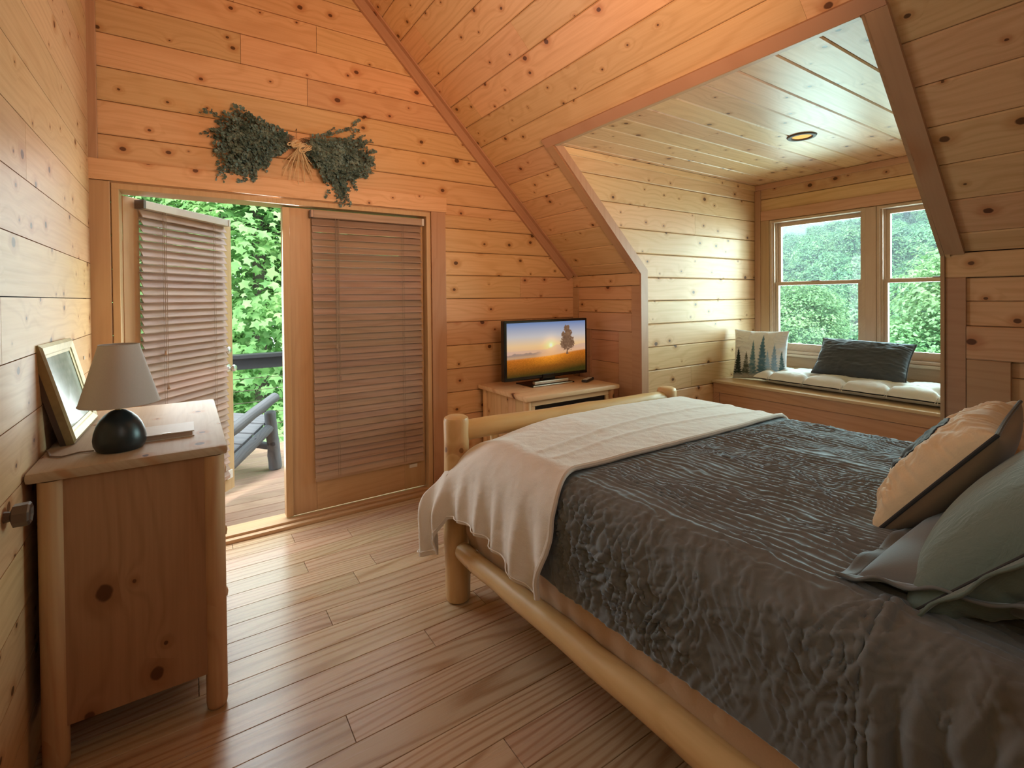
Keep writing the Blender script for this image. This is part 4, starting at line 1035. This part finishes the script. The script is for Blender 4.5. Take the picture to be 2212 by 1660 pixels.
# white pillow printed with conifers
def treeprint(a, b):
    """colour per point: watercolour spruces rising from the lower edge"""
    col = np.ones(a.shape + (3,)) * np.array((.80, .82, .88))
    x = (a + 1) / 2; y = (b + 1) / 2
    hz = sst(y, .55, .0) * (.45 + .3 * fbm(x * 6, y * 6, 61)); col = col * (1 - hz[..., None] * .5) + np.array((.42, .40, .34)) * hz[..., None] * .5
    for cx_, top_, wd, c, al in ((.58, .92, .17, (.10, .22, .34), .9), (.40, .80, .13, (.12, .25, .34), .8), (.80, .74, .13, (.25, .42, .62), .75), (.10, .62, .15, (.03, .05, .05), .95),
                                 (.27, .56, .13, (.10, .12, .10), .8), (.93, .60, .11, (.08, .16, .18), .8), (.68, .60, .12, (.30, .50, .74), .7)):
        t = np.clip((top_ - y) / top_, 0, 1); saw = .55 + .45 * (1 - ((t * 13) % 1)); hw = wd * (t ** .8) * saw * (.8 + .5 * fbm(x * 40, y * 40, 62, 2))
        mk = (sst(np.abs(x - cx_), hw, hw * .6) * (y < top_) * al * 1.25 * (.6 + .7 * fbm(x * 24, y * 24, 63, 2)) * sst(y, .0, .15))
        mk = np.clip(mk, 0, 1)[..., None]; col = col * (1 - mk) + np.array(c) * mk
    return np.clip(col, 0, 1)
def vc_cloth(name):
    s = NB(name); a = s.new('ShaderNodeVertexColor'); a.layer_name = 'Col'; s.base(a.outputs[0], .85, .2); s.bump(s.noise(s.obj(), 260, 2), .12, .001); return s.m
M['tree_print'] = vc_cloth('printed_cotton'); M['cotton'] = fabric('white_cotton', (.74, .70, .70))
R = frame((4.075, 2.315, .918), (.25, -.97, 0), (.16, .04, .98))
wp = empty('seat_pillow'); wp.matrix_basis = R; tag(wp, 'white pillow printed with blue-grey spruce trees at left end of window seat', 'pillow')
F, B, a, b = pill(.43, .43, .13, 130, 14, .06, .006, 2.4)
# front must face the room: the frame normal u x v
me = grid_mesh('front_panel', F, M['tree_print']); cc = np.concatenate([treeprint(a, b), np.ones(a.shape + (1,))], -1)
ca = me.color_attributes.new('Col', 'FLOAT_COLOR', 'POINT'); ca.data.foreach_set('color', cc.reshape(-1).astype(np.float32)); link('front_panel', me, wp)
link('back_panel', grid_mesh('back_panel', B[::-1], M['cotton']), wp)
# charcoal lumbar pillow
R = frame((4.175, 1.60, .945), (.03, -1, -.02), (.62, .0, .78))
kp = empty('seat_pillow'); kp.matrix_basis = R; tag(kp, 'charcoal velvet lumbar pillow leaning on seat cushion below windows', 'pillow')
F, B, a, b = pill(.60, .33, .14, 80, 17, .05, .008, 2.8)
closed('pillow_body', F, B, M['charcoal'], None, kp)
MB().tube(edge_loop(F)[::2], .004, 6).build('piping', M['piping'], kp, True)
# tufted cushion
cu = empty('seat_cushion', (4.10, 1.60, bz)); cu.rotation_euler = (0, 0, math.radians(-1.5)); tag(cu, 'cream tufted seat cushion lying on the pine window seat', 'cushion')
na, nb = 60, 170; Lc, Wc, Hc = 1.34, .455, .118
a, b = np.meshgrid(np.linspace(-1, 1, na), np.linspace(-1, 1, nb), indexing='ij')
prof = (np.clip(1 - np.abs(a) ** 5, 0, 1) * np.clip(1 - np.abs(b) ** 14, 0, 1)) ** .5
X = Wc / 2 * a * (1 - .03 * np.sin(b * 12) ** 2); Yb = Lc / 2 * b * (1 - .02 * (1 - a * a))
top_ = Hc * (.42 + .58 * prof)
for tb_ in (-.80, -.40, 0, .40, .80):
    for ta in (-.42, .42):
        d = np.hypot((a - ta) * Wc / 2, (b - tb_) * Lc / 2); top_ -= .058 * np.exp(-(d / .045) ** 2) * prof
    dl = np.abs(b - tb_) * Lc / 2; top_ -= .026 * np.exp(-(dl / .014) ** 2) * prof * (np.abs(a) > .35)
top_ -= .013 * np.exp(-(np.abs(a) / .10) ** 2) * 0
top_ += .006 * (fbm(a * 7, b * 22, 71, 3) - .5) * prof * 2
bot = Hc * .42 * (1 - prof ** 3) * .8 + .002
V = np.concatenate([np.stack([X, Yb, top_], -1).reshape(-1, 3), np.stack([X, Yb, np.minimum(bot, top_)], -1).reshape(-1, 3)])
i, j = np.meshgrid(np.arange(na - 1), np.arange(nb - 1), indexing='ij'); q = np.stack([i * nb + j, (i + 1) * nb + j, (i + 1) * nb + j + 1, i * nb + j + 1], -1).reshape(-1, 4)
link('cushion_body', tris_mesh('cushion_body', V, np.concatenate([q, q[:, ::-1] + na * nb]), M['cushion'], True), cu)
for tb_ in (-.80, -.40, 0, .40, .80):
    y = tb_ * Lc / 2
    for ta in (-.42,):
        m = MB(); x = -Wc / 2 - .004
        m.tube([(x + .02, y, .075), (x - .002, y + .004, .062), (x - .006, y + .010, .040)], .0018, 5).tube([(x + .02, y, .075), (x - .004, y - .006, .058), (x - .008, y - .004, .034)], .0018, 5)
        m.build('tuft_tie', M['cotton'], cu)

# ------------------------------------------------------------------ recessed light
rl = empty('recessed_light', (3.31, 1.60, ZD)); tag(rl, 'round recessed downlight glowing amber in the dormer ceiling', 'ceiling light')
at(rl, MB().lathe([(.056, .012), (.058, -.003), (.064, -.010), (.080, -.009), (.086, -.0005), (.086, .002)], 40, (3.31, 1.60, ZD)), 'trim_ring', plain('downlight_ring', (.13, .11, .10), .6, .2), smooth=True)
s = NB('warm_bulb'); s.base((.05, .03, .02), .9, 0.0); s.b.inputs['Emission Color'].default_value = (1, .52, .15, 1); s.b.inputs['Emission Strength'].default_value = 1.5
at(rl, MB().lathe([(0, -.004), (.030, -.0045), (.052, -.002), (.058, .004)], 36, (3.31, 1.60, ZD)), 'lens', s.m, smooth=True)

# ------------------------------------------------------------------ eucalyptus swag over the door
sg = empty('wreath', (.60, YG - .02, 2.42)); tag(sg, 'dried eucalyptus swag tied with raffia hanging above the doors', 'wreath')
rw = random.Random(11)
LV = []; LF = []; stems = MB()
def add_leaf(c, d, n, L, W_):
    d = d.normalized(); n = (n - d * n.dot(d)).normalized(); w = d.cross(n); k = len(LV)
    pts = [(0, 0, 0), (.30, .42, .06), (.65, .50, .05), (.95, .22, 0), (1, 0, 0), (.95, -.22, 0), (.65, -.50, .05), (.30, -.42, .06)]
    for (a_, b_, h_) in pts: LV.append(c + d * a_ * L + w * b_ * W_ + n * h_ * L)
    LF.extend([(k, k + 1, k + 2, k + 7), (k + 7, k + 2, k + 6, k + 6), (k + 2, k + 3, k + 5, k + 6), (k + 3, k + 4, k + 5, k + 5)])
knot = Vector((.60, YG - .035, 2.405))
def sprig(start, ang, L, depth, curve, sub=True):
    pts = [start]; a_ = ang; n_ = 10; p = start.copy(); y0 = start.y
    for q in range(n_):
        a_ += curve / n_ + rw.uniform(-.07, .07); p = p + Vector((math.cos(a_), 0, math.sin(a_))) * L / n_
        p.y = YG - .012 - depth * math.sin(min(1, (q + 1) / n_ * 1.15) * PI) ** .6 - (0 if sub else depth * .4); pts.append(p.copy())
    stems.tube([tuple(x) for x in pts], [.0016] * 5 + [.001] * 6, 4, False)
    m_ = int(L / .0125)
    for q in range(m_):
        t = min(.99, (.12 if sub else .05) + .88 * (q + rw.random()) / m_); f = t * n_; i_ = min(int(f), n_ - 1); c = pts[i_].lerp(pts[i_ + 1], f - i_); dd = (pts[i_ + 1] - pts[i_]).normalized()
        r = .0205 * (1 - .30 * t) * rw.uniform(.55, 1.25)
        for sgn in (-1, 1):
            d = dd * rw.uniform(-.2, 1.1) + Vector((-dd.z, 0, dd.x)) * sgn * rw.uniform(.4, 1) + Vector((0, rw.uniform(-1.0, .3), 0))
            add_leaf(c, d, Vector((rw.uniform(-.9, .9), -1, rw.uniform(-.5, 1.0))), r, r * rw.uniform(.8, 1.1))
        if sub and rw.random() < .16 and t > .35: sprig(c.copy(), math.atan2(dd.z, dd.x) + rw.choice((-1, 1)) * rw.uniform(.4, .8), rw.uniform(.05, .10), depth * .6, rw.uniform(-.3, .3), False)
def tg(m_, sd, lim):
    while True:
        g = rw.gauss(0, sd)
        if abs(g) < lim: return m_ + g
for k in range(64):    # left bunch
    A = tg(196, 15, 30); L = rw.uniform(.26, .45) * (1.05 if A > 200 or A < 170 else 1.0)
    sprig(knot + Vector((rw.uniform(-.05, -.01), 0, rw.uniform(-.03, .055))), math.radians(A), L, rw.uniform(.02, .09), rw.uniform(-.5, .5))
for k in range(64):    # right bunch
    A = tg(-24, 18, 34)
    sprig(knot + Vector((rw.uniform(.01, .07), 0, rw.uniform(-.03, .055))), math.radians(A), rw.uniform(.26, .45), rw.uniform(.02, .09), rw.uniform(-.4, .3))
V = np.array([tuple(p) for p in LV]); V[:, 1] = np.minimum(V[:, 1], YG - .004); F4 = [tuple(dict.fromkeys(f)) for f in LF]
me = bpy.data.meshes.new('leaves'); me.from_pydata(V.tolist(), [], F4); me.materials.append(M['euca']); me.update()
o = link('leaves', me, sg); o.matrix_basis = pw(sg).inverted(); o['kind'] = 'stuff'
o = at(sg, stems, 'stems', M['twig']); o['kind'] = 'stuff'
rf = MB()
for k in range(16):
    a0 = rw.uniform(0, 1); cx_ = rw.choice((-1, 1)); w_ = rw.uniform(.03, .065); h_ = rw.uniform(.012, .03)
    rf.tube([(knot.x + cx_ * w_ * .5 + math.cos(t) * w_ * .6, YG - .115 + math.sin(t * 2) * .01, knot.z - .03 + math.sin(t + a0) * h_ - cx_ * .01) for t in np.linspace(0, 2 * PI, 15)], .0026, 5, False)
for k in range(22):
    a_ = math.radians(rw.uniform(-130, -42)); L = rw.uniform(.10, .22); b_ = rw.uniform(-.2, .2)
    rf.tube([(knot.x + math.cos(a_ + b_ * t) * L * t, YG - .112 + .085 * t, knot.z - .03 + math.sin(a_ + b_ * t) * L * t) for t in np.linspace(0, 1, 7)], .0022, 5, False)
rf.tube([(knot.x + .03 * math.cos(t), YG - .07 + .04 * math.sin(t), knot.z - .02 + .0) for t in np.linspace(0, 2 * PI, 16)], .012, 8, False)
at(sg, rf, 'raffia_bow', M['raffia'])
at(sg, MB().tube([(.60, YG - .001, 2.50), (.60, YG - .02, 2.505)], .0025, 6).tube([(.60, YG - .012, 2.505), (.60, YG - .03, 2.42)], .001, 4), 'nail', M['dark_metal'])

# ------------------------------------------------------------------ deck, railing, log chair
dk = structure('deck', MB().box(-3.2, 4.4, YG + .19, 5.55, -.25, -.092), M['dark'])
y = YG + .182; k = 0
while y < 5.55:
    xs = [-3.2, rnd.uniform(-1.8, -.4) if k % 2 else rnd.uniform(1.2, 2.4), 4.4]
    for a, b in zip(xs, xs[1:]): plank('plank', dk, (0, 0, -.06), X_, Y_, (a + .001, b - .001, a + .001, b - .001, y + .003, y + .136), M['deck'], .03, .003)
    y += .139; k += 1
rlg = empty('deck_railing', (.6, 5.50, -.06)); tag(rlg, 'black painted deck railing with wide top board and cables', 'railing')
at(rlg, MB().box(-3.2, 4.4, 5.45, 5.59, .855, .893, .004), 'top_rail', M['black_paint'])
at(rlg, MB().box(-3.2, 4.4, 5.50, 5.54, .745, .852, .003), 'face_board', M['black_paint'])
for x in (-3.1, -1.2, 1.6, 3.9): at(rlg, MB().box(x, x + .09, 5.542, 5.63, -.30, .852, .004), 'post', M['black_paint'])
for z in (.05, .17, .29, .41, .53, .65): at(rlg, MB().tube([(-3.2, 5.52, z), (4.4, 5.52, z)], .003, 6), 'cable', M['dark_metal'])
ch = empty('log_chair', (.20, 4.55, -.06)); tag(ch, 'weathered grey log armchair standing on the deck outside the open door', 'chair')
dch = Vector((.73, .683, 0)); lch = Vector((-.683, .73, 0)); o0 = Vector((.645, 4.765, -.059))
def gl(name, a, b, r0, r1=None, seed=0): return logp(ch, name, a, b, r0, r1, seed, 14, M['grey_log'])
for sd in (0, .66):
    b0 = o0 + lch * sd
    gl('front_leg', b0, b0 - dch * .06 + Z_ * .52, .054, .046, 60 + int(sd))
    gl('armrest', b0 + dch * .02 + Z_ * .635, b0 - dch * .80 + Z_ * .36, .042, .050, 64 + int(sd))
    gl('side_rail', b0 - dch * .02 + Z_ * .40, b0 - dch * .84 + Z_ * .055, .042, .048, 66 + int(sd))
gl('front_stretcher', o0 + Z_ * .20, o0 + lch * .66 + Z_ * .20, .032, .032, 70)
gl('back_rail', o0 - dch * .70 + Z_ * .36, o0 - dch * .70 + lch * .66 + Z_ * .36, .036, .036, 71)
bx8 = [(0, 1, 3, 2), (4, 6, 7, 5), (0, 4, 5, 1), (2, 3, 7, 6), (0, 2, 6, 4), (1, 5, 7, 3)]
for k in range(4):
    c = o0 - dch * (.04 + k * .125) + Z_ * (.435 - k * .052)
    at(ch, MB().add([c + lch * l + dch * d_ + Z_ * (z_ + d_ * .42) for l in (.03, .63) for d_ in (-.055, .055) for z_ in (-.011, .011)], bx8), 'seat_slat', M['grey_log'], grain=lch)
for k in range(4):
    c = o0 - dch * .56 + lch * (.12 + k * .14)
    at(ch, MB().add([c + lch * l + dch * (d_ - (z_ - .2) * .42) + Z_ * z_ for l in (-.06, .06) for d_ in (-.010, .010) for z_ in (.17, .92)], bx8), 'back_slat', M['grey_log'], grain=Z_)

# ------------------------------------------------------------------ trees
rs = np.random.RandomState(5)
def cards(C, N, size, kind='quad'):
    """leaf cards at centres C with normals N"""
    n = len(C); N = N / np.linalg.norm(N, axis=1, keepdims=True); r = rs.normal(size=(n, 3)); U = np.cross(N, r); U /= np.linalg.norm(U, axis=1, keepdims=True); Vv = np.cross(N, U)
    if kind == 'maple':
        k = 10; ang = np.arange(k) * 2 * PI / k; rad = np.array([1, .48, .92, .45, .62, .30, .62, .45, .92, .48])
        P2 = np.stack([np.cos(ang) * rad, np.sin(ang) * rad], -1); z = np.where(np.arange(k) % 2 == 0, -.16, .02)
        sz = size * rs.uniform(.6, 1.25, (n, 1, 1))
        V = C[:, None] + (U[:, None] * P2[None, :, :1] + Vv[:, None] * P2[None, :, 1:] + N[:, None] * z[None, :, None]) * sz
        V = np.concatenate([C[:, None], V], 1); f = np.array([(0, 1 + i, 1 + (i + 1) % k) for i in range(k)])
        F = (f[None] + (np.arange(n) * (k + 1))[:, None, None]).reshape(-1, 3); return V.reshape(-1, 3), F
    P2 = np.array([(-1, -.1), (-.2, -.6), (1, .05), (.1, .62)]); z = np.array([-.15, .12, -.15, .12]); sz = size * rs.uniform(.5, 1.3, (n, 1, 1))
    V = C[:, None] + (U[:, None] * P2[None, :, :1] + Vv[:, None] * P2[None, :, 1:] + N[:, None] * z[None, :, None]) * sz
    F = (np.array([(0, 1, 2), (0, 2, 3)])[None] + (np.arange(n) * 4)[:, None, None]).reshape(-1, 3); return V.reshape(-1, 3), F
def crown(R, nclump, per, cr, size, kind, low=-1.0, shell=.55, conif=False):
    d = rs.normal(size=(nclump * 3, 3)); d /= np.linalg.norm(d, axis=1, keepdims=True); d = d[d[:, 2] > low][:nclump]; q = len(d)
    rad = shell + (1 - shell) * rs.rand(q, 1) ** .6
    if conif:
        zz = rs.rand(q) ** 1.3; ang = rs.rand(q) * 2 * PI; rr_ = (1 - zz) * (.5 + .5 * rs.rand(q)); cc = np.stack([np.cos(ang) * rr_ * R[0], np.sin(ang) * rr_ * R[1], (zz * 2 - 1) * R[2]], 1)
    else: cc = d * rad * np.array(R)
    off = rs.normal(size=(q, per, 3)) * cr * np.array((1, 1, .55)) * rs.uniform(.6, 1.3, (q, 1, 1)); C = (cc[:, None] + off).reshape(-1, 3)
    N = off.reshape(-1, 3) / cr * .5 + np.repeat(cc / np.array(R), per, 0) * .4 + np.array((0, 0, .9)) + rs.normal(size=C.shape) * .35
    return cards(C, N, size, kind)
def trunk_mb(h, r, nb, R, seed, z0=0.0):
    q = random.Random(seed); m = MB(); m.tube([(0, 0, z0), (q.uniform(-.1, .1), q.uniform(-.1, .1), h * .5), (q.uniform(-.2, .2), q.uniform(-.2, .2), h)], [r, r * .75, r * .35], 8)
    for k in range(nb):
        a = q.uniform(0, 2 * PI); z = h * q.uniform(.25, .95); L = R * q.uniform(.5, .95)
        m.tube([(0, 0, z), (math.cos(a) * L * .5, math.sin(a) * L * .5, z + L * .25), (math.cos(a) * L, math.sin(a) * L, z + L * .35)], [r * .4, r * .22, r * .08], 5)
    return m
# maples just beyond the deck
V, F = crown((1.9, 1.5, 3.4), 420, 70, .30, .078, 'maple', -1.0, .55)
crn_me = tris_mesh('foliage', V, F, M['maple'])
trk = trunk_mb(4.2, .11, 22, 1.9, 3, -4.5)
mp_labels = ['leafy green maple tree seen through the open door gap', 'leafy green maple tree behind the closed door leaf', 'leafy green maple tree beyond left end of deck',
             'leafy green maple tree standing behind the nearest maples', 'leafy green maple tree at far right end of deck']
base = None
for k, (x, yy_, z, rz, sc2) in enumerate(((.95, 8.0, 1.0, 0, 1), (3.4, 8.3, .8, 2.1, 1), (-1.9, 8.2, 1.2, 4.0, 1), (.1, 10.6, 1.7, 1.2, 1.25), (5.6, 8.8, .9, 5, 1.05))):
    t = empty('maple_tree', (x, yy_, z)); t.rotation_euler = (0, 0, rz); t.scale = (sc2,) * 3
    tag(t, mp_labels[k], 'tree', 'maples beyond the deck')
    o = link('foliage', crn_me, t); o['kind'] = 'stuff'
    if base is None: base = trk.build('trunk', M['bark'], t, True)
    else: b_ = base.copy(); COL.objects.link(b_); b_.parent = t
# hillside seen through the dormer windows
def gz(r, az):
    """ground height at polar position (r, azimuth in degrees clockwise from +Y)"""
    rise = 17.4 + .84 * (az - 62); t = np.clip((r - 45) / 150, 0, 1); return -16 + (rise * 1.9 - 6) * t ** 1.15 + 2.0 * np.sin(az * .35 + r * .03)
rg, ag = np.meshgrid(np.linspace(12, 250, 50), np.linspace(30, 112, 60), indexing='ij')
zg = gz(rg, ag) - np.clip(rg - 200, 0, None) * .7
hill = link('hillside', grid_mesh('hillside', np.stack([rg * np.sin(np.radians(ag)), rg * np.cos(np.radians(ag)), zg], -1), M['ground'])); tag(hill, 'wooded slope ground below the window trees', None, None, 'structure')
meshes = []
for k in range(4):
    V, F = crown((3.5, 3.5, 4.5) if k < 3 else (2.5, 2.5, 6.0), 240, 34, .62, .25, 'quad', -.4, .6, k == 3)
    meshes.append(tris_mesh('hill_tree', V, F, M['hill_leaf']))
V, F = crown((3.2, 3.2, 4.0), 330, 52, .42, .125, 'quad', -.6, .55); near_me = tris_mesh('near_tree', V, F, M['near_leaf'])
cnt = 0; az = 44.0
pts = []
r = 52.0
while r < 205:
    st = math.degrees(7.7 / r); a = 46 + rnd.uniform(0, st)
    while a < 94: pts.append((r + rnd.uniform(-2, 2), a + rnd.uniform(-.25, .25) * st)); a += st
    r += 7.0 + r * .015
pts = [p for p in pts if 56 < p[1] < 82] + [p for p in pts if not 56 < p[1] < 82]
pts = sorted(pts, key=lambda p: abs(p[1] - 69))[:298]
for k, (r, a) in enumerate(pts):
    me = meshes[3] if rnd.random() < .16 else meshes[rnd.randrange(3)]
    o = bpy.data.objects.new('hillside_tree', me); COL.objects.link(o); s_ = rnd.uniform(.8, 1.12)
    o.location = (r * math.sin(math.radians(a)), r * math.cos(math.radians(a)), float(gz(r, a)) + 4.2 * s_); o.rotation_euler = (0, 0, rnd.uniform(0, 6.28)); o.scale = (s_, s_, s_ * rnd.uniform(.9, 1.2))
    if me is meshes[3]: o.name = 'hillside_pine'; tag(o, 'narrow pointed conifer among round forest trees on slope outside windows', 'tree', 'conifers on the slope')
    else: tag(o, 'round green forest tree on the slope seen through the dormer windows', 'tree', 'forest trees on the slope')
nl = ['bright green tree nearest the left dormer window', 'bright yellow-green tree filling the right dormer window', 'bright green tree between the two dormer windows', 'bright green tree low in the right dormer window', 'bright green tree hidden by the right dormer cheek', 'bright green tree beyond the left window corner', 'bright green tree low behind the white printed pillow', 'bright green tree low in the left window above dark pillow', 'bright green tree in the middle of the left window']
for k, (r, a, zt) in enumerate(((44, 63.8, -3.0), (33, 77.2, 3.6), (41, 69.2, -2.4), (31, 73.3, -.6), (31, 84.5, 3.0), (44, 57.5, -3.2), (37, 61.0, -3.2), (35, 66.4, -2.6), (50, 64.2, 2.0))):
    o = bpy.data.objects.new('bright_tree', near_me); COL.objects.link(o); o.location = (r * math.sin(math.radians(a)), r * math.cos(math.radians(a)), zt - 3.4); o.rotation_euler = (0, 0, k * 1.3)
    tag(o, nl[k], 'tree', 'bright trees below the windows')
# far ridge
rg, ag = np.meshgrid(np.linspace(330, 620, 24), np.linspace(25, 115, 70), indexing='ij')
fz = lambda r, a: -30 + (r - 330) * .67 + 10 * np.sin(a * .22) + 8 * np.sin(a * .6 + r * .02)
fr2 = link('far_ridge', grid_mesh('far_ridge', np.stack([rg * np.sin(np.radians(ag)), rg * np.cos(np.radians(ag)), fz(rg, ag)], -1), M['ground'])); tag(fr2, 'distant wooded ridge', None, None, 'structure')
bm = bmesh.new(); bmesh.ops.create_icosphere(bm, subdivisions=2, radius=1); bv = np.array([v.co[:] for v in bm.verts]); bf = np.array([[v.index for v in f.verts] for f in bm.faces]); bm.free()
n = 3600; rr = np.sqrt(rs.uniform(340 ** 2, 600 ** 2, n)); aa = rs.uniform(48, 92, n)
c = np.stack([rr * np.sin(np.radians(aa)), rr * np.cos(np.radians(aa)), fz(rr, aa) + 3], -1)
V = c[:, None] + bv[None] * rs.uniform(3.5, 7.5, (n, 1, 1)) * rs.uniform(.75, 1.25, (n, len(bv), 1)) * np.array((1, 1, 1.15)); F = (bf[None] + (np.arange(n) * len(bv))[:, None, None]).reshape(-1, 3)
o = link('far_forest', tris_mesh('far_forest', V.reshape(-1, 3), F, M['far_leaf'])); tag(o, 'hazy blue-green forest covering the distant ridge', 'forest', None, 'stuff')

# thin summer haze between the house and the hills
hz = NB('summer_haze'); hz.n.remove(hz.b); vs = hz.new('ShaderNodeVolumeScatter'); vs.inputs['Color'].default_value = (.60, .84, 1, 1); vs.inputs['Density'].default_value = .0013
hz.l.new(vs.outputs[0], hz.out.inputs['Volume'])
o = MB().box(26, 640, -160, 420, -30, 300).build('haze', hz.m); tag(o, 'thin blue haze over the wooded valley', 'haze', None, 'stuff')
